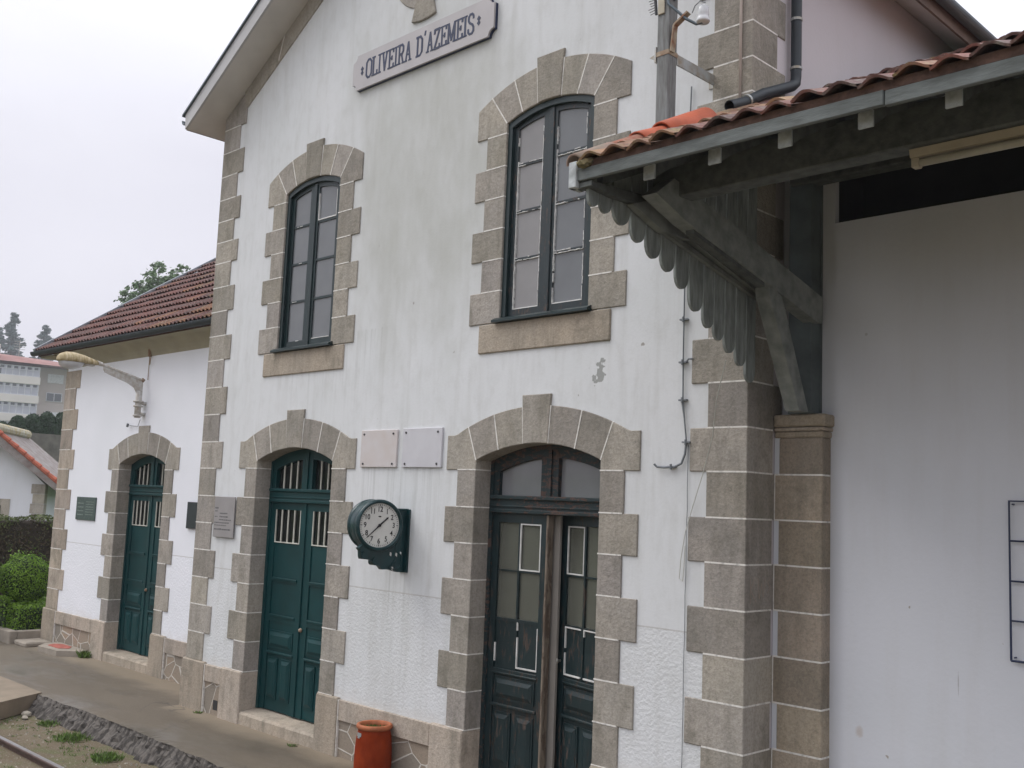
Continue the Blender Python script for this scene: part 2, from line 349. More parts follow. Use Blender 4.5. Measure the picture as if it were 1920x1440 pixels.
def grassy():
    m, t, b = newmat('grass_bank'); P = posn(t)
    col = mixc(t, rmp(t, noise(t, P, 1.2, 6, .7), .3, .7), (.035, .075, .012, 1), (.075, .125, .022, 1))
    t.links.new(col, b.inputs['Base Color']); b.inputs['Roughness'].default_value = .95
    bump(t, b, noise(t, P, 9, 4), .8, .1)
    return m
MPAV, MDIRT, MGRASS = pavement(), dirt(), grassy()
MKERB = simple('broken_kerb', (.115, .102, .09), .9, .5, 9, bs=1.0, bscale=22, c2=(.035, .03, .026), stretch=(2.2, 1, .6), thr=(.42, .56))
MSLAB = simple('slab_concrete', (.25, .20, .145), .85, .25, 4, bs=.3, bscale=50)
MRW = simple('retaining_stone', (.16, .15, .13), .95, .5, 2.5, bs=.8, bscale=6, c2=(.075, .07, .062))

# ------------------------------------------------------------------ mesh builder
class MB:
    def __init__(s): s.v = []; s.f = []; s.m = []; s.mi = 0
    def add(s, vs, fs):
        k = len(s.v); s.v += [tuple(v) for v in vs]; s.f += [tuple(i+k for i in f) for f in fs]; s.m += [s.mi]*len(fs)
    def box(s, x0, x1, y0, y1, z0, z1, b=0):
        x0, x1 = min(x0, x1), max(x0, x1); y0, y1 = min(y0, y1), max(y0, y1); z0, z1 = min(z0, z1), max(z0, z1)
        if b <= 0:
            s.add([(x0, y0, z0), (x1, y0, z0), (x1, y1, z0), (x0, y1, z0), (x0, y0, z1), (x1, y0, z1), (x1, y1, z1), (x0, y1, z1)],
                  [(0, 3, 2, 1), (4, 5, 6, 7), (0, 1, 5, 4), (1, 2, 6, 5), (2, 3, 7, 6), (3, 0, 4, 7)]); return
        b = min(b, (x1-x0)/3, (y1-y0)/3, (z1-z0)/3)
        bm = bmesh.new(); bmesh.ops.create_cube(bm, size=1)
        for v in bm.verts: v.co = Vector(((x0+x1)/2+v.co.x*(x1-x0), (y0+y1)/2+v.co.y*(y1-y0), (z0+z1)/2+v.co.z*(z1-z0)))
        bmesh.ops.bevel(bm, geom=bm.edges[:], offset=b, segments=1, affect='EDGES')
        bm.verts.index_update(); s.add([v.co[:] for v in bm.verts], [[v.index for v in f.verts] for f in bm.faces]); bm.free()
    def obox(s, p0, p1, w, h, up=(0, 0, 1), b=0):
        """beam from p0 to p1, width w (sideways), height h (along up)"""
        p0, p1 = Vector(p0), Vector(p1); d = (p1-p0).normalized(); up = Vector(up); sd = d.cross(up).normalized(); up = sd.cross(d)
        vs = []
        for p in (p0, p1):
            for a, c in ((-1, -1), (1, -1), (1, 1), (-1, 1)): vs.append(p+sd*a*w/2+up*c*h/2)
        s.add(vs, [(3, 2, 1, 0), (4, 5, 6, 7), (0, 1, 5, 4), (1, 2, 6, 5), (2, 3, 7, 6), (3, 0, 4, 7)])
    def prism(s, pts, y0, y1, bev=0, plane='xz', other=None):
        """polygon pts=(x,z) extruded from y0 (front) to y1; bev = chamfer of front edge"""
        n = len(pts); cx = sum(p[0] for p in pts)/n; cz = sum(p[1] for p in pts)/n
        def mk(p, y): return (p[0], y, p[1]) if plane == 'xz' else ((y, p[0], p[1]) if plane == 'yz' else (p[0], p[1], y))
        rings = []
        if bev:
            q = []
            for p in pts:
                dx, dz = p[0]-cx, p[1]-cz; L = math.hypot(dx, dz) or 1; k = max(0, 1-bev*1.3/L); q.append((cx+dx*k, cz+dz*k))
            sg = 1 if y1 > y0 else -1
            rings = [[mk(p, y0) for p in q], [mk(p, y0+sg*bev) for p in pts], [mk(p, y1) for p in pts]]
        else: rings = [[mk(p, y0) for p in pts], [mk(p, y1) for p in pts]]
        vs = sum(rings, []); fs = [tuple(range(n-1, -1, -1)), tuple((len(rings)-1)*n+i for i in range(n))]
        for r in range(len(rings)-1):
            for i in range(n):
                j = (i+1) % n; fs.append((r*n+i, r*n+j, (r+1)*n+j, (r+1)*n+i))
        s.add(vs, fs)
    def tube(s, pts, r, n=10, caps=True, r1=None):
        pts = [Vector(p) for p in pts]; rings = []; a = None
        for i, p in enumerate(pts):
            d = (pts[min(i+1, len(pts)-1)]-pts[max(i-1, 0)]).normalized()
            if a is None: a = d.orthogonal().normalized()
            else: a = (a-d*a.dot(d)).normalized()
            b = d.cross(a)
            rr = r if r1 is None else r+(r1-r)*i/(len(pts)-1)
            rings.append([p+a*rr*math.cos(2*math.pi*k/n)+b*rr*math.sin(2*math.pi*k/n) for k in range(n)])
        fs = []
        for i in range(len(pts)-1):
            for k in range(n): fs.append((i*n+k, i*n+(k+1) % n, (i+1)*n+(k+1) % n, (i+1)*n+k))
        if caps: fs += [tuple(range(n-1, -1, -1)), tuple((len(pts)-1)*n+k for k in range(n))]
        s.add(sum(rings, []), fs)
    def lathe(s, prof, c=(0, 0, 0), n=32, mat=None):
        vs = []; fs = []
        for (r, z) in prof:
            for k in range(n): vs.append(Vector((r*math.cos(2*math.pi*k/n), r*math.sin(2*math.pi*k/n), z)))
        for i in range(len(prof)-1):
            for k in range(n): fs.append((i*n+k, i*n+(k+1) % n, (i+1)*n+(k+1) % n, (i+1)*n+k))
        if mat: vs = [mat @ v for v in vs]
        s.add([v+Vector(c) for v in vs], fs)
    def merge(s, o, mi):
        k = len(s.v); s.v += o.v; s.f += [tuple(i+k for i in f) for f in o.f]; s.m += [mi]*len(o.f); return s
    def clusters(s, tol=.003):
        par = list(range(len(s.v)))
        def find(a):
            while par[a] != a: par[a] = par[par[a]]; a = par[a]
            return a
        for f in s.f:
            r = find(f[0])
            for i in f[1:]: par[find(i)] = r
        isl = {}
        for k, f in enumerate(s.f): isl.setdefault(find(f[0]), []).append(k)
        bx = []
        for fl in isl.values():
            vs = [s.v[i] for k in fl for i in s.f[k]]
            bx.append([[min(v[a] for v in vs)-tol for a in range(3)], [max(v[a] for v in vs)+tol for a in range(3)], list(fl)])
        ch = True
        while ch:
            ch = False; out_ = []
            for b in bx:
                for o in out_:
                    if all(b[0][a] <= o[1][a] and o[0][a] <= b[1][a] for a in range(3)):
                        o[0] = [min(x, y) for x, y in zip(o[0], b[0])]; o[1] = [max(x, y) for x, y in zip(o[1], b[1])]; o[2] += b[2]; ch = True; break
                else: out_.append(b)
            bx = out_
        res = []
        for b in bx:
            m = MB(); mp_ = {}
            for k in sorted(b[2]):
                nf_ = []
                for i in s.f[k]:
                    if i not in mp_: mp_[i] = len(m.v); m.v.append(s.v[i])
                    nf_.append(mp_[i])
                m.f.append(tuple(nf_)); m.m.append(s.m[k])
            res.append(m)
        return res
    def xf(s, m, start=0): s.v[start:] = [tuple(m @ Vector(v)) for v in s.v[start:]]

WL = {}
def tag(o, label, cat=None, group=None, kind=None):
    if label: o['label'] = label
    if cat: o['category'] = cat
    if group: o['group'] = group
    if kind: o['kind'] = kind
    return o
def thing(name, loc, label, cat, group=None):
    o = bpy.data.objects.new(name, None); C.objects.link(o); o.location = loc; o.empty_display_size = .2
    WL[o.name] = Vector(loc); return tag(o, label, cat, group)
def build(name, mb, mat, parent=None, smooth=False, fixn=True):
    me = bpy.data.meshes.new(name)
    xs = [v[0] for v in mb.v]; ys = [v[1] for v in mb.v]; zs = [v[2] for v in mb.v]
    o0 = Vector(((min(xs)+max(xs))/2, (min(ys)+max(ys))/2, min(zs)))
    me.from_pydata([(v[0]-o0.x, v[1]-o0.y, v[2]-o0.z) for v in mb.v], [], mb.f)
    mats = mat if isinstance(mat, (list, tuple)) else [mat]
    for m in mats: me.materials.append(m)
    if len(mats) > 1: me.polygons.foreach_set('material_index', mb.m)
    if fixn:
        bm = bmesh.new(); bm.from_mesh(me); bmesh.ops.recalc_face_normals(bm, faces=bm.faces); bm.to_mesh(me); bm.free()
    if smooth: me.polygons.foreach_set('use_smooth', [True]*len(me.polygons))
    me.update()
    o = bpy.data.objects.new(name, me); C.objects.link(o)
    WL[o.name] = o0
    if parent: o.parent = parent; o.location = o0-WL[parent.name]
    else: o.location = o0
    return o
def build_each(name, mb, mat, parent=None, smooth=False):
    return [build(name, m, mat, parent, smooth) for m in mb.clusters()]
def solo(name, mb, mat, label, cat, group=None, smooth=False):
    return tag(build(name, mb, mat, None, smooth), label, cat, group)
def struct(name, mb, mat, smooth=False): return tag(build(name, mb, mat, None, smooth), None, kind='structure')

def wall_grid(mb, x0, x1, z0, z1, holes, y, yb=None):
    xs = sorted({x0, x1, *[h[0] for h in holes], *[h[1] for h in holes]}); zs = sorted({z0, z1, *[h[2] for h in holes], *[h[3] for h in holes]})
    for i in range(len(xs)-1):
        for j in range(len(zs)-1):
            cx, cz = (xs[i]+xs[i+1])/2, (zs[j]+zs[j+1])/2
            if any(h[0] < cx < h[1] and h[2] < cz < h[3] for h in holes): continue
            for yy in ([y] if yb is None else [y, yb]):
                mb.add([(xs[i], yy, zs[j]), (xs[i+1], yy, zs[j]), (xs[i+1], yy, zs[j+1]), (xs[i], yy, zs[j+1])], [(0, 1, 2, 3)])

YF = -.014      # stone face, proud of the plaster
GX0, GX1 = -11.868, -4.085
GAB = (GX0+GX1)/2
DOORS = [(-9.842, 0), (-6.17, 0), (-14.805, .65)]
WINS = [-9.80, -6.155]
ZJ = [.565, .89, 1.215, 1.54, 1.868, 2.193, 2.518, 2.852, 3.175, 3.51, 3.845, 4.185, 4.49, 4.80, 5.11, 5.42, 5.69, 5.962, 6.245, 6.55, 6.86, 7.17]

# ------------------------------------------------------------------ station building
ST = thing('station_building', (-8, 2, 0), 'white two-storey gabled railway station with granite corner stones and green doors', 'building')
def rakez(x): return 9.69-.606*abs(x-GAB)
mb = MB()
holes = [(c-.83, c+.83, 0.0, 3.18) for c, y in DOORS[:2]] + [(c-.62, c+.62, 4.1, 6.25) for c in WINS]
wall_grid(mb, GX0+.02, GX1-.02, 0, 7.3, holes, 0, .36)
k = 24
for y in (0, .36):
    mb.add([(GX0+.02, y, 7.3), (GX1-.02, y, 7.3), (GAB, y, 9.66)], [(0, 1, 2)])
build('front_wall', mb, MW, ST, fixn=False)
mb = MB()   # side walls, back wall and ceiling slabs of the main block
for x in (GX1-.002, GX0+.002):
    mb.box(x-.15 if x > -8 else x, x if x > -8 else x+.15, .0, 10, 0, 7.33)
mb.box(GX0, GX1, 9.85, 10, 0, 9.0)
build('side_wall', mb, plaster('white_plaster_side', stain=False, base=(.60, .565, .59), rough_low=False), ST)
mb = MB()
mb.box(GX0+.16, GX1-.16, 3.4, 3.5, .165, 3.7); mb.box(GX0+.16, GX1-.16, .4, 3.5, 3.7, 3.8); mb.box(GX0+.16, GX1-.16, .37, 3.5, .05, .16)
mb.box(-8.1, -8.0, .37, 3.4, .16, 3.7); mb.box(-5.2, -5.1, .45, 3.4, .16, 3.7); mb.box(-17.6, -12, 3.4, 3.5, .1, 4.2); mb.box(-17.6, -12, 1.0, 3.5, 4.2, 4.3); mb.box(-17.6, -12, 1.0, 3.4, .05, .15)
build('interior_walls', mb, MINT, ST)
mb = MB(); mb.box(-6.62, -6.105, .275, .30, .165, 2.6); mb.box(-6.80, -6.62, .275, .32, .165, 2.6); build('added_gap_board', mb, simple('gap_board_grey', (.27, .25, .225), .9, .1, 3), ST)  # board added behind the ajar leaf to catch daylight like a lit interior
# --- wing walls
mb = MB()
LW0 = -17.83
wall_grid(mb, LW0+.02, GX0, 0, 4.9, [(DOORS[2][0]-.83, DOORS[2][0]+.83, 0, 3.18)], .65, .97)
mb.box(LW0+.01, LW0+.16, .66, 7.15, 0, 4.9)
mb.prism([(.66, 4.9), (7.15, 4.9), (3.9, 7.1)], LW0+.01, LW0+.16, plane='yz')
build('left_wing_wall', mb, MWL, ST)
mb = MB()
RWY = .48
wall_grid(mb, GX1, 1.87, 0, 5.75, [(-3.665, -.6, 4.715, 5.2)], RWY, RWY+.06)
mb.add([(-3.665, RWY, 4.715), (-3.665, RWY+.06, 4.715), (-3.665, RWY+.06, 5.2), (-3.665, RWY, 5.2)], [(0, 1, 2, 3)])
mb.add([(-3.665, RWY, 4.715), (-.6, RWY, 4.715), (-.6, RWY+.06, 4.715), (-3.665, RWY+.06, 4.715)], [(0, 1, 2, 3)])
mb.add([(-3.665, RWY, 5.2), (-.6, RWY, 5.2), (-.6, RWY+.06, 5.2), (-3.665, RWY+.06, 5.2)], [(0, 1, 2, 3)])
mb.box(1.7, 1.87, RWY+.001, 6, 0, 5.7)
build('right_wing_wall', mb, MWR, ST, fixn=False)
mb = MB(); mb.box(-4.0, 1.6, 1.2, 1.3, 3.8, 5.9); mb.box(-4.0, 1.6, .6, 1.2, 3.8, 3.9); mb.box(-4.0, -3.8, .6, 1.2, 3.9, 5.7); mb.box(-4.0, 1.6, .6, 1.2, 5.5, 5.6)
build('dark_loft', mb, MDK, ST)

# --- quoins
def joint(mb, x0, x1, y0, y1, z, t=.006): mb.box(x0, x1, y0, y1, z-t, z+t)
st = MB(); jo = MB(); st2 = MB(); jo2 = MB()
def wide(i): return i % 2 == 0       # ZJ[6]..ZJ[7] narrow, ZJ[5]..ZJ[6] wide
for i in range(len(ZJ)-1):
    z0, z1 = ZJ[i], ZJ[i+1]
    # index parity: 2.193-2.518 (i=5) is wide
    wd = (i % 2 == 1)
    if z1 < 4.0 or z1 > 5.9: pass
    xr = GX0+(.495 if wd else .37)+random.uniform(-.008, .008)
    st.box(GX0-.012, xr, YF, .4, z0, z1, .006)
    if i: joint(jo, GX0-.0135, GX0+.37, YF-.0015, .3, z0)
    xl = GX1-(.485 if wd else .34)+random.uniform(-.006, .006)
    st2.box(xl, GX1+.008, YF, .34 if wd else .46, z0, z1, .006)
    if i: joint(jo2, GX1-.335, GX1+.0095, YF-.0015, .335, z0)
# top of quoins joins the rake band
z0 = ZJ[-1]
st.prism([(GX0-.012, z0), (GX0+.495, z0), (GX0+.495, 7.37), (GX0+.40, 7.56), (GX0-.012, 7.32)], YF, .3, .006)
st2.prism([(GX1-.485, z0), (GX1+.008, z0), (GX1+.008, 7.32), (GX1-.40, 7.56), (GX1-.485, 7.37)], YF, .3, .006)
joint(jo, GX0-.0135, GX0+.37, YF-.0015, .3, z0); joint(jo2, GX1-.335, GX1+.0095, YF-.0015, .3, z0)
build('quoin', st.merge(jo, 1), [MG, MJ], ST); build('quoin', st2.merge(jo2, 1), [MG, MJ], ST)
# rake bands under the verge
st = MB(); jo = MB()
for sgn in (-1, 1):
    L = (GX1-GX0)/2; xs = [L-.42, L-1.25, L-2.3, L-3.2, 0]
    for a, b in zip(xs[:-1], xs[1:]):
        P = [(GAB+sgn*a, rakez(GAB+a)), (GAB+sgn*a, rakez(GAB+a)-.265), (GAB+sgn*b, rakez(GAB+b)-.265), (GAB+sgn*b, rakez(GAB+b))]
        st.prism(P, YF, .05, .006)
        jo.prism([(GAB+sgn*b-.006, rakez(GAB+b)), (GAB+sgn*(b+.09)-.006, rakez(GAB+b)-.29), (GAB+sgn*(b+.09)+.006, rakez(GAB+b)-.29), (GAB+sgn*b+.006, rakez(GAB+b))], YF-.002, 0) if b else None
build('rake_stone_band', st.merge(jo, 1), [MG, MJ], ST)
# oculus
st = MB(); jo = MB(); oc = (GAB, 8.16)
def arcpt(c, r, a): return (c[0]+r*math.sin(a), c[1]-r*math.cos(a))
for i in range(8):
    a0, a1 = math.pi/4*(i-.5), math.pi/4*(i+.5)
    ro, ri = (.70, .33) if i % 2 == 0 else (.545, .33)
    if i % 2 == 0: a0 += .12; a1 -= .12; ao0, ao1 = a0+.0, a1-.0
    else: a0 -= .12; a1 += .12; ao0, ao1 = a0, a1
    n = 6
    st.prism([arcpt(oc, ro, a0+(a1-a0)*k/n) for k in range(n+1)]+[arcpt(oc, ri, a1+(a0-a1)*k/n) for k in range(n+1)], YF-.012 if i % 2 == 0 else YF, .1, .006)
q = build('oculus_surround', st, MG, ST)
mb = MB(); mb.prism([arcpt(oc, .34, 2*math.pi*k/24) for k in range(24)], -.002, .02); build('oculus_pane', mb, MGL, q)

# --- arched surrounds
def circ(hw, top, drop):
    r = (hw*hw+drop*drop)/(2*drop); return lambda x: top-r+math.sqrt(max(r*r-x*x, 0))
def surround(cx, y0, kind):
    st, jo = MB(), MB(); yf = y0+YF
    if kind == 'door':
        hw = .732; fi = circ(.73, 3.085, .145); fe = circ(.85, 3.41, .165)
        jt = [.168, .52, .85]; jb = [.145, .45, hw]; sh = 1.13; zsh = 2.855; kz = 3.51; kw = (.168, .145)
        tail = [(sh, 3.17), (1.035, 3.17)]; depth = .34; zs = ZJ[:8]; wn, ww = .98, 1.128; nlast = 7
        zs = [.565, .893, 1.217, 1.541, 1.868, 2.193, 2.518, 2.855]
    else:
        hw = .527; fi = circ(.527, 6.155, .105); fe = circ(.92, 6.505, .255)
        jt = [.165, .45, .74]; jb = [.14, .33, hw]; sh = .92; zsh = 5.958; kz = 6.585
        tail = [(sh, fe(.92))]; depth = .30; wn, ww = .785, .93
        zs = [4.185, 4.48, 4.777, 5.065, 5.36, 5.65, 5.958]
    P = lambda s, x, z: (cx+s*x, z)
    for s in (-1, 1):
        T = [0]+jt; B = [0]+jb
        for k in range(1, 3):
            t0, t1, b0, b1 = jt[k-1], jt[k], jb[k-1], jb[k]
            n = 4; pts = [P(s, t0+(t1-t0)*i/n, fe(t0+(t1-t0)*i/n)) for i in range(n+1)]+[P(s, b1+(b0-b1)*i/n, fi(b1+(b0-b1)*i/n)) for i in range(n+1)]
            st.prism(pts, yf+random.uniform(-.001, .002), y0+depth, .005)
        xt = jt[-1]; pts = [P(s, hw, zsh), P(s, sh, zsh)]+[P(s, a, b) for a, b in tail]
        x_end = tail[-1][0]; n = 4
        pts += [P(s, x_end+(xt-x_end)*i/n, fe(x_end+(xt-x_end)*i/n)) for i in range(1, n+1)]+[P(s, hw, fi(hw))]
        st.prism(pts, yf, y0+depth, .005)
        for k in range(3):
            (xa, za), (xb, zb) = (jt[k], fe(jt[k])), (jb[k], fi(jb[k]))
            L = math.hypot(xa-xb, za-zb); nx, nz = (za-zb)/L*.0055, -(xa-xb)/L*.0055
            jo.prism([P(s, xa-nx, za-nz), P(s, xb-nx, zb-nz), P(s, xb+nx, zb+nz), P(s, xa+nx, za+nz)], yf-.0025, y0+.02)
        for i in range(len(zs)-1):
            wd = (i % 2 == 1) if kind == 'door' else (i % 2 == 0)
            o = (ww if wd else wn)+random.uniform(-.007, .007)
            a, b = cx+s*hw, cx+s*o
            st.box(a, b, yf+random.uniform(-.001, .001), y0+depth, zs[i], zs[i+1], .005)
        for i in range(1 if kind == 'window' else 0, len(zs)):
            a, b = cx+s*(hw-.0015), cx+s*(wn-.01)
            joint(jo, a, b, yf-.0025, y0+depth-.03, zs[i], .0055)
    tk = .168 if kind == 'door' else .165; bk = .145 if kind == 'door' else .14
    n = 4
    st.prism([(cx-tk, kz-.004), (cx+tk, kz-.004)]+[(cx+bk-2*bk*i/n, fi(bk-2*bk*i/n)) for i in range(n+1)], yf-.01, y0+depth, .006)
    sur = build('stone_surround', st.merge(jo, 1), [MG, MJ], ST)
    # soffit filler above intrados (closes the arch barrel)
    return sur, fi
for (c, y) in DOORS: surround(c, y, 'door')
for c in WINS:
    surround(c, 0, 'window')
    mb = MB(); mb.box(c-.785, c+.775, YF-.006, .3, 3.912, 4.176, .008); build('window_sill', mb, MGB, ST)

# --- left wing quoin
st = MB(); jo = MB(); zq = ZJ[:11]+[4.20, 4.50]
for i in range(len(zq)-1):
    wd = (i % 2 == 1)
    st.box(LW0-.012, LW0+(.57 if wd else .43)+random.uniform(-.01, .01), .65+YF, 1.0 if not wd else 1.1, zq[i], zq[i+1], .006)
    if i: joint(jo, LW0-.013, LW0+.42, .65+YF-.002, .9, zq[i])
build('wing_quoin', st.merge(jo, 1), [MGB, MJ], ST)

# --- stone base course, thresholds, rubble
st = MB(); jo = MB(); rb = MB()
def basecourse(y0, blocks, spans):
    for a, b in blocks:
        st.prism([(a, -.05), (b, -.05), (b, .545), (b-.012, .565), (a+.012, .565), (a, .545)], y0-.045, y0+.34, .012)
    for a, b in spans:
        st.prism([(a, .355), (b, .355), (b, .55), (a, .55)], y0-.034, y0+.1, .014)
        rb.box(a, b, y0-.012, y0+.1, -.05, .36)
        jo.box(a+.001, a+.009, y0-.036, y0, 0, .55)
basecourse(0, [(GX0-.05, -11.39), (-11.01, -9.842-.732), (-9.842+.732, -8.735), (-7.335, -6.17-.732), (-6.17+.732, -5.01), (-4.60, GX1+.04)],
           [(-11.39, -11.01), (-8.735, -7.335), (-5.01, -4.60)])
basecourse(.65, [(LW0-.05, -17.38), (-15.97, -14.805-.732), (-14.805+.732, -13.66)], [(-17.38, -15.97), (-13.66, GX0)])
build_each('stone_plinth', st.merge(jo, 1), [MGB, MJ], ST)
build_each('rubble_infill', rb, MR, ST)
mb = MB(); mb.box(-11.17, -11.07, -.0135, .0, .06, .17); build('vent_hole', mb, MDK, ST)
for c, y in DOORS:
    mb = MB()
    mb.prism([(y-.03, -.05), (y-.03, .11), (y-.01, .135), (y+.34, .163), (y+.34, -.05)], c-.728, c+.728, plane='yz')
    build('door_step', mb, MGB, ST)

# --- pilaster on the right wing with moulded cap
st = MB(); jo = MB(); wf = MB()
zz = [0]+ZJ[:7]+[2.85, 3.12]
for i in range(len(zz)-1):
    strip = (zz[i+1] in (3.12,)) or abs(zz[i]-2.518) < .01 and False
    wdf = (i % 2 == 0)     # courses where the corner block is short on the return
    x0 = GX1+.045 if wdf else GX1+.01
    st.box(x0, -3.69, .36, RWY+.02, zz[i], zz[i+1], .008)
    if wdf: wf.box(GX1+.003, x0+.004, .37, RWY+.02, zz[i], zz[i+1])
    if i: joint(jo, GX1+.012, -3.688, .358, RWY, zz[i])
    if not wdf: jo.box(GX1+.01, GX1+.016, .3575, .38, zz[i], zz[i+1])
st.box(GX1+.012, -3.682, .352, RWY+.03, 3.12, 3.165, .008); st.box(GX1+.012, -3.672, .342, RWY+.03, 3.168, 3.195, .006)
st.box(GX1+.012, -3.662, .33, RWY+.04, 3.2, 3.29, .012)
build('pilaster', st.merge(jo, 1).merge(wf, 2), [MGD, MJ, MWR], ST)
# scratched letters K W S on the corner return
mb = MB(); xg = GX1+.0095; k = 0
def scr(pts):
    global k
    for a, b in zip(pts[:-1], pts[1:]):
        k += 1; mb.obox((xg+k*.0002, a[0], a[1]), (xg+k*.0002, b[0], b[1]), .001, .005, (0, 1, 0) if abs(a[1]-b[1]) > abs(a[0]-b[0]) else (0, 0, 1))
for pl in ([(.06, 1.92), (.05, 2.10)], [(.12, 2.11), (.055, 2.02), (.13, 1.93)], [(.15, 2.10), (.17, 1.95), (.20, 2.06), (.225, 1.96), (.25, 2.10)], [(.31, 2.09), (.28, 2.07), (.31, 2.03), (.28, 1.99)]): scr(pl)
build('scratched_letters', mb, simple('scratch', (.42, .35, .29), .9), ST)

# --- doors
def arch_frame(mb, cx, fi, y0, y1, zb, hw, th, inner=True):
    """frame member following the arch, thickness th"""
    n = 16; pts = []
    for i in range(n+1): x = -hw+2*hw*i/n; pts.append((cx+x, fi(x)))
    for i in range(n+1): x = (hw-th)-2*(hw-th)*i/n; pts.append((cx+x, fi(x)-th))
    # strips
    for i in range(n):
        a, b = pts[i], pts[i+1]; c, d = pts[2*n+1-i-1], pts[2*n+1-i]
        mb.prism([a, b, c, d], y0, y1)
def lite(mb, x0, x1, zb, fi, cx, drop, y, n=8):
    """glass pane with arched head"""
    pts = [(x0, zb), (x1, zb)]+[(x1+(x0-x1)*i/n, fi(x1+(x0-x1)*i/n-cx)-drop) for i in range(n+1)]
    mb.prism(pts, y, y+.004)
def leaf_rect(F, P_, x0, x1, kind, Y, sty=.11):
    """one door leaf between x0 and x1 at plane Y: F = frame builder, returns glass rects"""
    pass
def door(cx, y0, kind):
    Y = y0+.2; fi = circ(.73, 3.085, .145)
    mat = MGR if kind == 'green' else MGP
    D = MB()
    # outer frame posts, arch member, transom with mouldings, fanlight mullion
    D.box(cx-.732, cx-.69, Y-.02, Y+.09, .16, 2.95); D.box(cx+.69, cx+.732, Y-.02, Y+.09, .16, 2.95)
    n = 14
    for i in range(n):
        xa = -.735+1.47*i/n; xb = -.735+1.47*(i+1)/n
        dr = .115
        D.prism([(cx+xa, fi(xa)+.02), (cx+xb, fi(xb)+.02), (cx+xb*.93, fi(xb)-dr), (cx+xa*.93, fi(xa)-dr)], Y-.012, Y+.06)
    D.box(cx-.70, cx-.625, Y-.010, Y+.055, 2.60, 2.9); D.box(cx+.625, cx+.70, Y-.010, Y+.055, 2.60, 2.9)
    D.box(cx-.10, cx+.10, Y-.014, Y+.055, 2.6, 3.03); D.box(cx-.028, cx+.028, Y-.03, Y-.013, 2.6, 3.04)
    D.box(cx-.69, cx+.69, Y-.03, Y+.08, 2.487, 2.612, .004); D.box(cx-.70, cx+.70, Y-.055, Y-.029, 2.597, 2.635, .008)
    D.box(cx-.70, cx+.70, Y-.045, Y-.029, 2.478, 2.512, .006); D.box(cx-.70, cx+.70, Y-.04, Y-.029, 2.53, 2.545, .003)
    door_o = tag(build('door', D, mat if kind == 'green' else MGT, ST), {'green': None, 'worn': 'weathered dark green double door with peeling paint standing ajar'}[kind])
    G = MB()
    for s in (-1, 1):
        a, b = sorted((cx+s*.10, cx+s*.626)); lite(G, a, b, 2.61, fi, cx, .112, Y+.03)
    build('fanlight_pane', G, MGLC if kind == 'green' else MGL, door_o)
    for s in (-1, 1):
        L = MB(); Gl = MB(); Pt = MB(); Br = MB()
        x0, x1 = (-.69, -.018) if s < 0 else (.012, .69)
        W = lambda x: x
        gx0, gx1 = (-.60, -.095) if s < 0 else (.14, .60)
        if kind == 'worn': gx0, gx1 = (-.615, -.09) if s < 0 else (.10, .60)
        zt = 2.476; zb = .17
        y = Y
        if kind == 'green':
            rows = [(2.02, 2.395)]
        else:
            rows = [(1.977, 2.392), (1.553, 1.962)]
        # stiles & rails
        L.box(x0, gx0, y, y+.045, zb, zt); L.box(gx1, x1, y, y+.045, zb, zt)
        L.box(gx0, gx1, y, y+.045, 2.395, zt)
        gb = rows[-1][0]
        L.box(gx0, gx1, y+.012, y+.04, zb, gb)
        if kind == 'green':
            for z in (1.617, 1.205): L.box(gx0-.0, gx1+.0, y-.012, y+.013, z-.012, z+.012, .004); L.box(gx0, gx1, y-.004, y+.0125, z-.03, z-.012)
            L.box(gx0, gx1, y+.0, y+.0125, 1.14, 1.19)
        else:
            L.box(gx0, gx1, y+.004, y+.013, 1.962, 1.977); mx = (gx0+gx1)/2; L.box(mx-.011, mx+.011, y+.002, y+.03, 1.12, 2.392)
            L.box(gx0, gx1, y+.003, y+.0125, 1.525, 1.553); L.box(gx0, gx1, y-.004, y+.0125, 1.06, 1.112, .004)
            L.box(gx0-.01, gx1+.01, y-.012, y+.011, 1.065, 1.082, .004)
        # raised panel, horizontal
        def rpanel(a, b, c, d):
            L.prism([(a, c), (b, c), (b, d), (a, d)], y-.0, y+.0125)
            i = .02; L.prism([(a+i, c+i), (b-i, c+i), (b-i, d-i), (a+i, d-i)], y-.004, y)
            i = .055; w_ = min(i, (b-a)/3); h_ = min(i, (d-c)/3)
            vs = [(a+.022, y-.004, c+.022), (b-.022, y-.004, c+.022), (b-.022, y-.004, d-.022), (a+.022, y-.004, d-.022), (a+w_, y-.018, c+h_), (b-w_, y-.018, c+h_), (b-w_, y-.018, d-h_), (a+w_, y-.018, d-h_)]
            L.add(vs, [(0, 1, 5, 4), (1, 2, 6, 5), (2, 3, 7, 6), (3, 0, 4, 7), (4, 5, 6, 7)])
        rpanel(gx0+.02, gx1-.02, .845, 1.045)
        L.box(gx0-.01, gx1+.01, y-.014, y+.011, .785, .812, .006)
        mx = (gx0+gx1)/2
        rpanel(gx0+.02, mx-.03, .29, .745); rpanel(mx+.03, gx1-.02, .29, .745)
        # glass, putty lines, bars
        for (c, d) in rows:
            if kind == 'green': Gl.box(gx0, gx1, y+.02, y+.024, c, d)
            else:
                Gl.box(gx0, mx-.011, y+.02, y+.024, c, d); Gl.box(mx+.011, gx1, y+.02, y+.024, c, d)
        def outline(a, b, c, d, sides='lrtb', t=.009, yy=.001):
            if 'l' in sides: Pt.box(a, a+t, y-yy, y+.012, c, d)
            if 'r' in sides: Pt.box(b-t, b, y-yy, y+.012, c, d)
            if 't' in sides: Pt.box(a+t, b-t, y-yy-.0006, y+.012, d-t, d)
            if 'b' in sides: Pt.box(a+t, b-t, y-yy-.0004, y+.012, c, c+t)
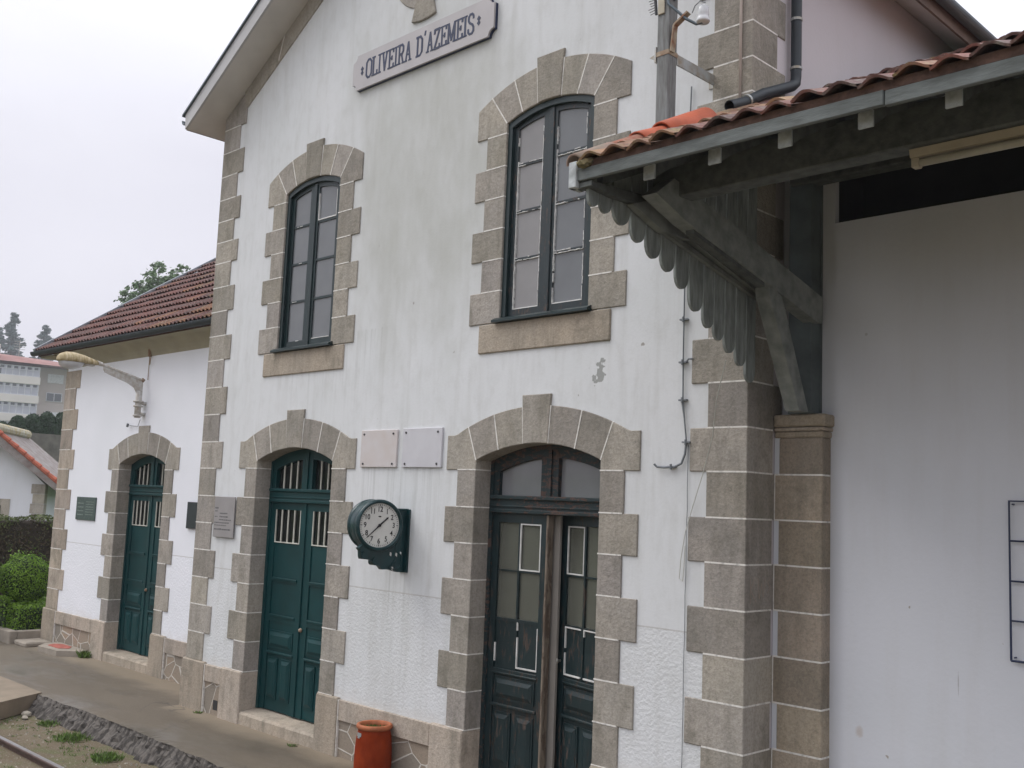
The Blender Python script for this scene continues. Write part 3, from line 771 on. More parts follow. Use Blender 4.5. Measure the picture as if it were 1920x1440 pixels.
        if kind == 'green':
            outline(gx0+.001, gx1-.001, rows[0][0]+.001, rows[0][1]-.001, 'lrb', .012)
            nb = 4 if s < 0 else 4
            for i in range(1, nb): xx = gx0+(gx1-gx0)*i/nb; Br.tube([(xx, y+.006, 2.02), (xx, y+.006, 2.395)], .0105, 8)
        else:
            if s < 0:
                outline(mx+.012, gx1-.001, 1.98, 2.39, 'lrtb', .011)
                outline(mx+.012, gx1-.001, 1.135, 1.40, 'lb', .012); outline(gx1-.012, gx1-.001, 1.135, 1.5, 'r', .008)
                outline(gx0, gx0+.02, 1.17, 1.33, 'l', .012); outline(mx+.010, mx+.03, 1.46, 1.53, 'l', .011)
            else:
                outline(gx0+.001, mx-.012, 1.98, 2.39, 'lrtb', .011)
                outline(gx0+.001, mx-.012, 1.36, 1.54, 'lt', .012); outline(gx0+.001, mx-.012, 1.135, 1.32, 'lb', .012)
                outline(mx+.012, gx1, 1.135, 1.2, 'b', .012); outline(mx+.012, gx1, 1.48, 1.54, 'lt', .010)
        mats = {'L': L, 'G': Gl, 'P': Pt, 'B': Br}
        # place: local x about leaf, hinge rotation
        ang = 0
        if kind == 'worn' and s > 0: ang = -12
        hx = .69 if s > 0 else -.69
        T = Matrix.Translation((cx+hx, y, 0)) @ Matrix.Rotation(R(ang), 4, 'Z') @ Matrix.Translation((-hx, -y, 0))
        for m_ in mats.values():
            if m_.v: m_.xf(T)
        lo = build('door_leaf', L.merge(Pt, 1), [mat, MBAR if kind == 'green' else MPUT], door_o)
        if Gl.v: build('door_glass', Gl, MGLC if kind == 'green' else MGLF, door_o)
        if Br.v: build_each('grille_bar', Br, MBAR, door_o)
    # fanlight bars on green doors
    if kind == 'green':
        B = MB()
        for s in (-1, 1):
            for i in range(1, 4):
                xx = s*(.10+.526*i/4); B.tube([(cx+xx, Y+.015, 2.62), (cx+xx, Y+.015, fi(xx)-.12)], .0105, 8)
        build_each('grille_bar', B, MBAR, door_o)
        A = MB(); A.box(cx-.022, cx+.022, Y-.016, Y+.02, .17, 2.476, .004); build('astragal', A, mat, door_o)
        A = MB(); A.lathe([(0, 0), (.02, 0), (.024, .01), (.016, .03), (0, .034)], mat=Matrix.Translation((cx+.05, Y-.0, 1.1)) @ Matrix.Rotation(R(90), 4, 'X'), n=14)
        build('door_knob', A, MRUST, door_o, True)
    else:
        A = MB(); A.box(cx-.018, cx+.008, Y-.02, Y+.055, .17, 2.476, .006); build('astragal', A, MBR, door_o)
        A = MB()
        T = Matrix.Translation((cx+.69, Y, 0)) @ Matrix.Rotation(R(-12), 4, 'Z') @ Matrix.Translation((-.69, -Y, 0))
        A.lathe([(0, 0), (.012, 0), (.012, .03), (.024, .035), (.024, .05), (0, .055)], mat=T @ Matrix.Translation((.05, Y, 1.245)) @ Matrix.Rotation(R(90), 4, 'X'), n=16)
        build('door_knob', A, MGAL, door_o, True)
    return door_o
door(DOORS[0][0], 0, 'green'); door(DOORS[1][0], 0, 'worn'); door(DOORS[2][0], .65, 'green')

# --- upper windows
def window(cx, worn):
    fi = circ(.527, 6.155, .105); Y = .045
    D = MB(); mat = MGW if worn else MGN
    D.box(cx-.53, cx-.475, Y-.035, Y+.12, 4.18, 6.07); D.box(cx+.475, cx+.53, Y-.035, Y+.12, 4.18, 6.07)
    n = 14
    for i in range(n):
        xa = -.53+1.06*i/n; xb = -.53+1.06*(i+1)/n
        D.prism([(cx+xa, fi(xa)+.01), (cx+xb, fi(xb)+.01), (cx+xb*.95, fi(xb)-.055), (cx+xa*.95, fi(xa)-.055)], Y-.036, Y+.1)
    D.box(cx-.475, cx+.475, Y-.03, Y+.1, 4.18, 4.225)
    w_ = build('window', D, MGN, ST)
    S = MB(); S.prism([(-.07, 4.178), (-.07, 4.20), (-.03, 4.222), (Y+.02, 4.232), (Y+.02, 4.178)], cx-.57, cx+.57, plane='yz'); build('window_ledge', S, MGN, w_)
    for s in (-1, 1):
        K = MB(); G = MB(); Pt = MB()
        a, b = (-.474, -.006) if s < 0 else (.006, .474)
        ga, gb = (-.42, -.105) if s < 0 else (.06, .41)
        f2 = lambda x: fi(x)-.055
        K.box(cx+a, cx+ga, Y, Y+.04, 4.226, f2(a)); K.box(cx+gb, cx+b, Y, Y+.04, 4.226, f2(min(abs(gb), abs(b)) if s < 0 else b)-.002)
        n = 6
        for i in range(n):
            xa = ga+(gb-ga)*i/n; xb = ga+(gb-ga)*(i+1)/n
            K.prism([(cx+xa, f2(xa)), (cx+xb, f2(xb)), (cx+xb, f2(xb)-.052), (cx+xa, f2(xa)-.052)], Y+.0004, Y+.04)
        K.box(cx+ga, cx+gb, Y+.001, Y+.04, 4.226, 4.30)
        zz = [4.30, 4.757, 5.2, 5.64]
        for z in zz[1:]: K.box(cx+ga, cx+gb, Y+.004, Y+.035, z-.013, z+.013)
        if s > 0: K.box(cx-.03, cx+.025, Y-.014, Y-.0005, 4.226, fi(0)-.06, .004)
        for k, z in enumerate(zz[:3]):
            G.box(cx+ga, cx+gb, Y+.016, Y+.02, z, zz[k+1])
        lite(G, cx+ga, cx+gb, 5.64, lambda x: fi(x), cx, .107, Y+.016)
        build('window_glass', G, (MGLW if worn else MGLD) if s < 0 else MGLD, w_)
        # putty remains
        rr = random.Random(int(cx*10)+s)
        def put(x0, x1, z0, z1): Pt.box(cx+x0, cx+x1, Y-.0012, Y+.016, z0, z1)
        if worn:
            def pieces(vert, c, lo, hi, dens, wd=.007):
                p = lo; on_ = True
                while p < hi:
                    l = rr.uniform(.008, .035); e_ = min(p+l, hi); j = rr.uniform(-.002, .002); ww_ = wd*rr.uniform(.35, 1.25)
                    if rr.random() < .22: on_ = rr.random() < dens
                    if on_:
                        if vert: put(c+j, c+ww_+j, p, e_+.0008)
                        else: put(p, e_+.0008, c+j, c+ww_+j)
                    p = e_
            pieces(True, ga, 4.30, 5.9, .8); pieces(True, gb-.008, 4.30, 5.95, .62)
            for z in zz[1:]: pieces(False, z-.014, ga+.01, gb-.01, .55)
            for z in zz[1:]: pieces(False, z+.007, ga+.01, gb-.01, .4)
            put(ga, gb, 4.298, 4.307)
        else:
            if s > 0:
                put(ga, ga+.008, 5.655, 5.97); put(gb-.008, gb, 5.655, 5.96); put(ga+.008, gb-.008, 5.655, 5.667)
                put(ga+.01, gb-.01, 4.302, 4.309)
            else:
                for i in range(6): x_ = rr.uniform(ga, gb-.06); z_ = rr.choice(zz)-.003; put(x_, x_+rr.uniform(.02, .06), z_, z_+.006)
        build('casement', K.merge(Pt, 1), [mat, MPUT], w_)
    Cn = MB(); n = 40
    for i in range(n):
        x0 = cx-.6+1.2*i/n; x1 = cx-.6+1.2*(i+1)/n; y0 = .34+.02*math.sin(i*1.9); y1 = .34+.02*math.sin((i+1)*1.9)
        Cn.add([(x0, y0, 4.1), (x1, y1, 4.1), (x1, y1, 6.3), (x0, y0, 6.3)], [(0, 1, 2, 3)])
    build('curtain', Cn, MCUR, w_)
window(WINS[0], False); window(WINS[1], True)

# --- main roof
def roofslab(mb, x_in, z_off, y0, y1, over, t): pass
mb = MB(); L = (GX1-GX0)/2; ov = .295
prof = [(GAB-L-ov, rakez(GAB+L+ov)), (GAB, 9.69), (GAB+L+ov, rakez(GAB+L+ov)), (GAB+L+ov, rakez(GAB+L+ov)+.05), (GAB, 9.74), (GAB-L-ov, rakez(GAB+L+ov)+.05)]
mb.prism(prof, -.39, 10.3)
build('soffit_board', mb, MSOF, ST)
mb = MB()
zo = rakez(GAB+L+ov)
for s in (-1, 1):
    mb.prism([(GAB+s*(L+ov), zo), (GAB, 9.69), (GAB, 9.90), (GAB+s*(L+ov+.02), zo+.20)], -.42, -.391)
build('barge_board', mb, MFAS, ST)
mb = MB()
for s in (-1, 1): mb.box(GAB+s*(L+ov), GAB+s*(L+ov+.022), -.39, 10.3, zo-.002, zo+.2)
build_each('eave_board', mb, simple('eave_shade_brown', (.22, .16, .13), .85, .3, 6), ST)  # brown tone puts the shade under the eave into the board colour
mb = MB()
for s in (-1, 1):
    mb.prism([(GAB+s*(L+ov+.06), zo+.17), (GAB, 9.91), (GAB, 9.935), (GAB+s*(L+ov+.06), zo+.197)], -.445, 10.3)
build('roof_flashing', mb, MBLU, ST)
mb = MB()
for s in (-1, 1): mb.prism([(GAB+s*(L+ov+.05), zo+.2), (GAB, 9.94), (GAB, 10.0), (GAB+s*(L+ov+.05), zo+.26)], -.3, 10.25)
build('roof', mb, MTL, ST)
mb = MB(); gx = GAB+L+ov+.085; n = 10
for s in (-1, 1):
    gx = GAB+s*(L+ov+.085)
    pr_ = [(gx+.06*math.cos(math.pi+math.pi*i/n), zo+.15+.07*math.sin(math.pi+math.pi*i/n)) for i in range(n+1)]
    pr_ += [(gx+.052*math.cos(-math.pi*i/n), zo+.15+.06*math.sin(-math.pi*i/n)) for i in range(n+1)]
    mb.prism(pr_, -.4, 10.2)
build_each('gutter', mb, MBLU, ST)
# drainpipe & elbow
mb = MB(); mb.tube([(-4.02, .52, 7.15), (-4.02, .52, 5.95), (-4.02, .51, 5.90), (-4.022, .47, 5.865), (-4.03, .40, 5.83), (-4.06, .12, 5.70), (-4.09, -.10, 5.57), (-4.10, -.28, 5.49)], .042, 14, caps=False)
mb.tube([(-4.10, -.278, 5.491), (-4.09, -.10, 5.57)], .036, 14, caps=False)
dp = build('drainpipe', mb, MMET, ST, True)
mb = MB()
for z in (6.02, 6.42, 6.9): mb.tube([(-4.02, .52, z-.01), (-4.02, .52, z+.01)], .047, 14)
mb.tube([(-4.085, -.06, 5.60), (-4.086, -.08, 5.588)], .047, 14)
build_each('pipe_collar', mb, MGAL, dp)
mb = MB(); mb.tube([(-4.175, -.03, 7.8), (-4.172, -.03, 5.45)], .0115, 8); build('conduit', mb, MPVC, ST, True)

# --- wing roof
def tile_rows(name, x0, x1, y0, z0, slope, nrows, rowlen, pitch, amp, mats, parent, special=None, lobes=1, jit=.004, seg=8, up=.03):
    """courses of clay tiles climbing towards +y; each tile its own island"""
    mb = MB(); c = 1/math.sqrt(1+slope*slope); sn = slope*c
    nx = int(round((x1-x0)/pitch)); pitch = (x1-x0)/nx
    rr = random.Random(3)
    for r in range(nrows):
        for i in range(nx):
            j = rr.uniform(-jit, jit); jz = rr.uniform(-jit, jit)
            mb.mi = special(r, i, nx) if special else 0
            vs = []
            for (d, lift) in ((r*rowlen+j, up), ((r+1)*rowlen+.05, 0.004)):
                for e in (0, -1):
                    for k in range(seg+1):
                        u = k/seg; h = amp*(.5-.5*math.cos(2*math.pi*u*lobes))**.8 if lobes == 1 else amp*(.5-.5*math.cos(2*math.pi*u*lobes))
                        n_ = h+lift+jz+e*.014
                        xx = x0+(i+u)*pitch; dd = d
                        vs.append((xx, y0+dd*c-n_*sn, z0+dd*sn+n_*c))
            m = seg+1; fs = []
            for k in range(seg):
                fs.append((k, k+1, 2*m+k+1, 2*m+k)); fs.append((m+k, 3*m+k, 3*m+k+1, m+k+1)); fs.append((k, m+k, m+k+1, k+1))
            mb.add(vs, fs)
    return build(name, mb, mats, parent, False, fixn=False)
def spw(r, i, nx):
    if r == 6 and i >= nx-4: return 2
    if r in (7,) and i >= nx-2: return 0
    if r < 4 and i > nx*(.62+.08*r) and random.random() < .6: return 1
    return 1 if random.random() < .05 else 0
ERZ = 4.83
tile_rows('wing_roof', -18.44, -11.875, .34, ERZ, .69, 12, .36, .222, .032, [MTL, tiles('mossy_tiles', (.26, .09, .035), (.17, .08, .035), (.19, .15, .06)), simple('pale_replacement_tile', (.45, .47, .48), .5)], ST, spw, lobes=2, seg=10, up=.05)
mb = MB()
mb.prism([(.36, ERZ-.01), (3.9, ERZ-.01+.69*3.54), (7.5, ERZ-.01), (7.5, ERZ-.06), (3.9, ERZ-.06+.69*3.54), (.36, ERZ-.07)], -18.42, -11.88, plane='yz')
build('roof_deck', mb, MTL, ST)
mb = MB()
mb.obox((-18.47, .30, ERZ+.035), (-18.47, 3.92, ERZ+.035+.69*3.62), .05, .07); build('verge_flashing', mb, simple('verge_metal', (.50, .58, .64), .3, .2, 4, metal=.8), ST)
mb = MB(); n = 10
pr_ = [(.30+.055*math.cos(math.pi+math.pi*i/n), ERZ+.01+.075*math.sin(math.pi+math.pi*i/n)) for i in range(n+1)]+[(.30+.047*math.cos(-math.pi*i/n), ERZ+.01+.065*math.sin(-math.pi*i/n)) for i in range(n+1)]
mb.prism(pr_, -18.5, -12.0, plane='yz')
mb.tube([(-12.02, .30, ERZ+.25), (-12.02, .30, ERZ-.08)], .05, 10)
build('wing_gutter', mb, MMET, ST)
mb = MB(); n = 8
cv = [(.66, 4.50)]+[(.655-.27*(1-math.cos(math.pi/2*i/n)), 4.50+.27*math.sin(math.pi/2*i/n)) for i in range(n+1)]+[(.385, 4.83), (.66, 4.83)]
mb.prism(cv, LW0-.02, GX0, plane='yz'); mb.box(-18.4, LW0, .4, 7, 4.74, 4.77)
build('cove_cornice', mb, MCOV, ST)

# ------------------------------------------------------------------ canopy
CA = thing('platform_canopy', (-1.2, -.7, 3.3), 'lean-to timber platform canopy with clay tiles and scalloped end boards', 'canopy')
SL = .463; CX0, CX1 = -4.06, 1.95
def zt(y): return 4.562+SL*(y+1.97)
def spc(r, i, nx): return 1 if (i < 5 and random.random() < .6) or random.random() < .10 else 0
tile_rows('roof_tiles', CX0+.06, CX1, -2.0, 4.566, SL, 20, 0.33, .175, .036, [MTC, MTY], CA, spc, seg=8, up=.034, jit=.011)
mb = MB(); mb.prism([(-1.96, zt(-1.96)-.006), (4.8, zt(4.8)-.006), (4.8, zt(4.8)-.03), (-1.96, zt(-1.96)-.03)], CX0+.03, CX1, plane='yz')
build('roof_boarding', mb, simple('boarding', (.10, .10, .095), .9, .3, 5), CA)
# verge tiles: half-round caps climbing the left edge
cols = [MTO, MTO, MTO, MTO, MTY, MTY, MTY, MTY, MTC]
c = 1/math.sqrt(1+SL*SL); sn = SL*c
def halfround(name, y0, ln, r0, r1, x, lift, mat, rnd=0):
    mb = MB(); n = 12; vs = []; fs = []
    for (t_, r) in ((0, r0), (ln, r1)):
        for rr_ in (r, r-.013):
            for i in range(n+1):
                a = math.pi*i/n; h = rr_*math.sin(a)*1.0+lift
                vs.append((x+rr_*math.cos(a), y0+t_*c-h*sn, zt(y0)+t_*sn+h*c))
    m = n+1
    for i in range(n):
        fs += [(i, i+1, 2*m+i+1, 2*m+i), (m+i, 3*m+i, 3*m+i+1, m+i+1), (i, m+i, m+i+1, i+1), (2*m+i, 2*m+i+1, 3*m+i+1, 3*m+i)]
    mb.add(vs, fs); return build(name, mb, mat, CA, True)
specs = [(-1.945, .37, .066, .078, simple('grey_old_tile', (.28, .18, .14), .8, .5, 14, bs=.4, bscale=30, c2=(.20, .17, .13)), 0.0), (-1.66, .40, .072, .082, tiles('old_orange', (.36, .12, .06), (.30, .10, .055), (.22, .17, .10)), 0.0), (-1.34, .34, .088, .08, MTO, .012),
         (-1.08, .55, .092, .112, MTO, .03), (-.62, .40, .08, .085, MTY, 0.0), (-.28, .36, .08, .085, MTY, 0.0), (.04, .38, .08, .085, MTC, 0)]
for y0, ln, ra, rb_, m_, lf in specs: halfround('verge_tile', y0, ln, ra, rb_, CX0-.02, lf+.028, m_)
mb = MB()   # mortar bedding & moss under verge tiles
rr = random.Random(5)
for i in range(60):
    y = -2.0+i*.034; x = CX0+.06+rr.uniform(-.02, .05); r = rr.uniform(.015, .04)
    bmx = bmesh.new(); bmesh.ops.create_icosphere(bmx, subdivisions=1, radius=r)
    mb.add([(v.co.x*1.3+x, v.co.y*1.5+y, v.co.z*.8+zt(y)+.02) for v in bmx.verts], [[v.index for v in f.verts] for f in bmx.faces]); bmx.free()
build('verge_mortar', mb, simple('mossy_mortar', (.27, .22, .12), .95, .5, 25, bs=.6, bscale=60, c2=(.12, .11, .05)), CA)
mb = MB(); mb.box(CX0+.06, CX1, -1.97, -1.93, 4.552, 4.60); build('tile_bedding', mb, simple('bedding', (.13, .075, .055), .95, .5, 20, bs=.5, bscale=50), CA)
# fascia, barge board, rafters
mb = MB(); mb.box(CX0+.01, -2.13, -1.985, -1.955, 4.478, 4.552, .004); mb.box(-2.126, CX1, -1.980, -1.95, 4.472, 4.548, .004)
build('fascia_board', mb, MWDF, CA)
mb = MB(); mb.prism([(-1.985, 4.49), (-1.985, 4.60), (.0, zt(0)+.01), (.0, zt(0)-.14), (-1.9, 4.44), (-1.985, 4.44)], CX0-.03, CX0-.002, plane='yz')
mb.box(CX0-.03, CX0+.03, -2.0, -1.95, 4.44, 4.60, .004)
build('barge_board', mb, MWDE, CA)
x = -3.99
xs = [-3.97, -3.592, -3.148, -2.718, -2.278, -1.852, -1.42, -.99, -.55, -.12, .32, .75, 1.18, 1.6]
for i, x in enumerate(xs):
    mb = MB(); y0, y1 = -1.86, RWY
    w_ = .074
    vs = [(y0, zt(y0)-.145), (y0, zt(y0)-.055), (y0+.03, zt(y0)-.03), (y1, zt(y1)-.03), (y1, zt(y1)-.145)]
    if i: vs = [(y0, 4.438), (y0, 4.528), (y0+.03, 4.54), (y1, zt(y1)-.03), (y1, zt(y1)-.14), (y0+.15, zt(y0+.15)-.15)]
    mb.prism(vs, x-w_/2, x+w_/2, plane='yz')
    ra = build('rafter', mb, MWD, CA)
    mb = MB()
    if i: mb.prism([(x-w_/2-.001, 4.437), (x+w_/2+.001, 4.437), (x+w_/2+.001, 4.52), (x+w_/4, 4.532), (x-w_/2-.001, 4.515)], y0-.003, y0+.012); build('rafter_end', mb, MWDE, ra)
# long beam on the struts
mb = MB(); mb.box(-3.93, CX1, -1.39, -1.25, 4.475, 4.70, .008); build('beam', mb, MWD, CA)
mb = MB(); mb.box(-3.93, CX1, .28, .42, 5.0, 5.2, .008); build('wall_plate', mb, MWD, CA)
# battens laid on the underside
mb = MB()
for y in [-1.7+.36*i for i in range(6)]: mb.box(CX0+.03, CX1, y-.02, y+.02, zt(y)-.052, zt(y)-.029)
build_each('tile_batten', mb, MWD, CA)
# corner bracket
MWS = simple('strut_timber', (.25, .27, .255), .8, .4, 5, bs=.4, bscale=12, stretch=(2, 2, 2), c2=(.14, .155, .15))
mb = MB()
def slant(mb, p, x0, x1): mb.prism(p, x0, x1, plane='yz')
slant(mb, [(-1.62, 4.44), (-1.44, 4.575), (-.949, 4.472), (.40, 4.148), (.40, 3.955), (.34, 3.952), (-.336, 4.118), (-1.303, 4.335)], -3.83, -3.72)
build('strut', mb, MWS, CA)
mb = MB(); slant(mb, [(-1.2, 4.313), (-.36, 4.124), (-.36, 4.094), (-1.2, 4.283)], -3.80, -3.74)
build('strut_moulding', mb, MWD, CA)
mb = MB(); slant(mb, [(.12, 3.292), (.245, 3.292), (-.13, 4.07), (-.30, 4.11), (-.29, 4.04)], -3.85, -3.74)
build('strut', mb, MWS, CA)
mb = MB(); mb.box(-3.95, -3.765, .32, RWY, 3.292, 5.3, .006); mb.box(-3.97, -3.76, .45, RWY-.002, 3.292, 5.3)
build('wall_post', mb, simple('post_timber', (.10, .125, .13), .75, .4, 5, bs=.2, bscale=15), CA)
mb = MB()
slant(mb, [(-1.60, 4.412), (-1.38, 4.494), (-1.0, 4.41), (-1.0, 4.31), (-1.29, 4.308)], -3.965, -3.91)
slant(mb, [(-1.0, 4.43), (-.05, 4.185), (-.05, 4.085), (-1.0, 4.33)], -3.975, -3.92); slant(mb, [(-1.3, 4.36), (-.05, 4.09), (-.05, 4.06), (-1.3, 4.33)], -3.975, -3.945)
build('valance_rail', mb, simple('rail_timber', (.25, .27, .25), .8, .4, 6, bs=.3, bscale=16, c2=(.14, .15, .145)), CA)
mb = MB(); slant(mb, [(-1.97, 4.47), (-1.5, 4.50), (-1.38, 4.46), (-1.5, 4.43), (-1.75, 4.425), (-1.97, 4.44)], -4.03, -3.93)
build('corner_moulding', mb, MWD, CA)
# scalloped boards
MWV = simple('valance_timber', (.27, .30, .29), .8, .45, 7, bs=.4, bscale=18, stretch=(4, 4, .8), c2=(.15, .165, .16), isl=.25)
bnd = [-1.94, -1.83, -1.71, -1.53, -1.373, -1.21, -1.05, -.898, -.732, -.60, -.47, -.335, -.20, -.07]
tip = [4.34, 4.325, 4.285, 4.21, 4.14, 4.085, 4.0, 3.875, 3.785, 3.72, 3.65, 3.575, 3.475]
for i in range(len(tip)):
    mb = MB(); a, b = bnd[i]+.006, bnd[i+1]-.006; w_ = (b-a); t_ = tip[i]; n = 10
    pts = [(a, zt(a)-.05), (b, zt(b)-.05)]
    pts += [((a+b)/2+w_/2*math.cos(math.pi*k/n)*1.0, t_+w_*.75-w_*.75*math.sin(math.pi*k/n)**.8) for k in range(n+1)]
    xo = random.uniform(-.003, .003)
    mb.prism(pts, -4.003+xo, -3.981+xo, plane='yz'); build('valance_board', mb, MWV, CA)

# ------------------------------------------------------------------ batten light under canopy
FL = thing('batten_light', (-1.8, -1.3, 4.4), 'old yellowed fluorescent batten light under the canopy beam', 'lamp')
mb = MB(); mb.prism([(-1.35, 4.47), (-1.25, 4.47), (-1.262, 4.43), (-1.338, 4.43)], -2.29, -1.05, plane='yz'); build('housing', mb, MTUBE, FL)
mb = MB(); mb.tube([(-2.26, -1.30, 4.405), (-1.08, -1.30, 4.405)], .021, 12); build('tube', mb, simple('tube_glass', (.45, .42, .33), .3), FL, True)
mb = MB(); mb.box(-2.29, -2.25, -1.325, -1.275, 4.38, 4.432, .004); mb.box(-1.09, -1.05, -1.325, -1.275, 4.38, 4.432, .004); build_each('end_holder', mb, MTUBE, FL)

# ------------------------------------------------------------------ grid on the right wall
GR = thing('wall_grid', (-2.1, RWY, 1.7), 'dark blue metal grid frame fixed to the smooth white wall', 'grille')
mb = MB(); x0, x1 = -2.45, -1.65; yg = RWY-.03
mb.tube([(x0, yg, 1.71), (x0, yg, 2.70), (x1, yg, 2.70), (x1, yg, 1.71), (x0, yg, 1.71)], .0075, 8); build('frame', mb, MNAVY, GR)
mb = MB()
for z in (1.955, 2.2, 2.45): mb.tube([(x0, yg, z), (x1, yg, z)], .006, 8)
build_each('crossbar', mb, MNAVY, GR)
mb = MB()
for z in (1.73, 2.68):
    for x in (x0+.02, x1-.02): mb.tube([(x, yg, z), (x, RWY, z)], .005, 6)
build_each('wall_fixing', mb, MNAVY, GR)

# ------------------------------------------------------------------ station name sign
SG = thing('station_sign', (-8.0, -.03, 6.96), 'pale station name board lettered OLIVEIRA D\'AZEMEIS under the gable', 'sign')
sx0, sx1, sz0, sz1, cn = -9.105, -6.885, 6.962, 7.362, .072
def signpoly(d=0):
    a, b, c_, e_ = sx0+d, sx1-d, sz0+d, sz1-d
    pts = []
    for (X, Z, a0) in ((a, c_, 90), (b, c_, 180), (b, e_, 270), (a, e_, 0)):
        arc = [(X+cn*math.cos(R(a0-90*k/6)), Z+cn*math.sin(R(a0-90*k/6))) for k in range(7)]
        pts += arc
    return pts
mb = MB(); mb.prism(signpoly(), -.028, 0.0, 0); sb = build('board', mb, MNAVY, SG)
GL = {
 'O': (.62, [[(.2, 0), (.42, 0), (.62, .16), (.62, .84), (.42, 1), (.2, 1), (0, .84), (0, .16), (.2, 0)]]),
 'L': (.55, [[(.1, 0), (.1, 1)], [(-.05, 1), (.27, 1)], [(-.05, 0), (.55, 0)], [(.55, 0), (.55, .22)]]),
 'I': (.3, [[(.15, 0), (.15, 1)], [(-.02, 1), (.32, 1)], [(-.02, 0), (.32, 0)]]),
 'V': (.66, [[(.1, 1), (.33, 0)], [(.56, 1), (.33, 0)], [(-.04, 1), (.25, 1)], [(.42, 1), (.7, 1)]]),
 'E': (.55, [[(.1, 0), (.1, 1)], [(-.05, 1), (.54, 1)], [(-.05, 0), (.56, 0)], [(.1, .52), (.38, .52)], [(.54, 1), (.54, .82)], [(.56, 0), (.56, .2)], [(.38, .42), (.38, .62)]]),
 'R': (.64, [[(.1, 0), (.1, 1)], [(-.05, 1), (.42, 1), (.56, .88), (.56, .64), (.42, .5), (.1, .5)], [(-.05, 0), (.25, 0)], [(.36, .5), (.56, .02)], [(.45, 0), (.7, 0)]]),
 'A': (.68, [[(.1, 0), (.34, 1), (.58, 0)], [(.18, .33), (.5, .33)], [(-.04, 0), (.22, 0)], [(.46, 0), (.72, 0)]]),
 'D': (.64, [[(.1, 0), (.1, 1)], [(-.05, 1), (.4, 1), (.6, .82), (.6, .18), (.4, 0), (-.05, 0)]]),
 "'": (.2, [[(.14, 1.18), (.08, .98)]]),
 'Z': (.55, [[(0, 1), (.52, 1), (.02, 0), (.55, 0)], [(0, 1), (0, .8)], [(.55, 0), (.55, .2)]]),
 'M': (.84, [[(.1, 0), (.1, 1), (.42, .1), (.74, 1), (.74, 0)], [(-.05, 1), (.14, 1)], [(.7, 1), (.9, 1)], [(-.05, 0), (.22, 0)], [(.62, 0), (.88, 0)]]),
 'S': (.58, [[(.53, .8), (.5, .92), (.38, 1), (.18, 1), (.04, .88), (.04, .7), (.14, .58), (.44, .44), (.55, .3), (.55, .12), (.42, 0), (.18, 0), (.05, .08), (.02, .22)], [(.53, .76), (.53, .84)], [(.02, .16), (.02, .26)]]),
 ' ': (.34, [])}
text = "OLIVEIRA D'AZEMEIS"; gap = .155
tw = sum(GL[ch][0] for ch in text)+gap*(len(text)-1)
lx0, lx1, lz0, lh = -8.86, -7.165, 7.065, .20
sx = (lx1-lx0)/tw
mb = MB(); cur = 0; kk = 0; face = MB(); face.prism(signpoly(.003), -.050, -.028)
for ch in text:
    for pl in GL[ch][1]:
        for i, (a, b) in enumerate(zip(pl[:-1], pl[1:])):
            A = Vector((lx0+(cur+a[0])*sx, 0, lz0+a[1]*lh)); B = Vector((lx0+(cur+b[0])*sx, 0, lz0+b[1]*lh))
            d = (B-A).normalized(); horiz = abs(d.z) < .3 and len(pl) < 3
            th = .017 if horiz else .024
            n_ = Vector((-d.z, 0, d.x))*th/2; e_ = d*.005; kk = (kk+1) % 12; yy = -.052-kk*.00022
            mb.add([A-n_-e_+Vector((0, yy, 0)), B-n_+e_+Vector((0, yy, 0)), B+n_+e_+Vector((0, yy, 0)), A+n_-e_+Vector((0, yy, 0)),
                    A-n_-e_+Vector((0, -.049, 0)), B-n_+e_+Vector((0, -.049, 0)), B+n_+e_+Vector((0, -.049, 0)), A+n_-e_+Vector((0, -.049, 0))],
                   [(0, 1, 2, 3), (0, 4, 5, 1), (1, 5, 6, 2), (2, 6, 7, 3), (3, 7, 4, 0)])
    cur += GL[ch][0]+gap
for cx_ in (lx0-.075, lx1+.07):
    for dz in (-.022, .022): mb.prism([(cx_, lz0+lh/2+dz-.03), (cx_+.025, lz0+lh/2+dz), (cx_, lz0+lh/2+dz+.03), (cx_-.025, lz0+lh/2+dz)], -.053-abs(dz+.03)*.03, -.049)
build('lettered_face', face.merge(mb, 1), [MSIGN, MNAVY], SG)

# ------------------------------------------------------------------ plaques
def plaque(name, x0, x1, z0, z1, y, th, mat, label, screws=False, lines=None, tmat=None, cat='plaque', group=None):
    T = thing(name, ((x0+x1)/2, y, z0), label, cat, group)
    slab = MB(); slab.box(x0, x1, y-th, y, z0, z1, .004)
    if screws:
        for (a, b) in ((x0+.05, z1-.04), (x1-.06, z1-.04), (x0+.05, z0+.035), (x1-.06, z0+.035)):
            mb = MB(); mb.lathe([(0, 0), (.011, 0), (.011, .006), (.006, .010), (0, .011)], mat=Matrix.Translation((a, y-th, b)) @ Matrix.Rotation(R(90), 4, 'X'), n=12)
            build('fixing_stud', mb, simple('stud', (.08, .08, .085), .5, metal=.5) if not bpy.data.materials.get('stud') else bpy.data.materials['stud'], T)
    if lines:
        mb = MB(); rr = random.Random(int(x0*7))
        for (za, xa, xb, h) in lines:
            x = xa
            while x < xb:
                l = rr.uniform(.012, .045); mb.box(x, min(x+l, xb), y-th-.0012, y-th+.001, za, za+h*rr.uniform(.7, 1)); x += l+.009
        slab.merge(mb, 1); build('slab', slab, [mat, tmat or MTXT], T)
    else: build('slab', slab, mat, T)
    return T
plaque('marble_plaque', -8.615, -8.035, 2.872, 3.245, 0, .022, MMAR, 'pinkish blank marble plaque above the clock, beside the left door arch', True)
plaque('marble_plaque', -7.95, -7.37, 2.872, 3.25, 0, .022, MMAR2, 'bluish grey blank marble plaque beside the right door arch', True)
gx = -11.43
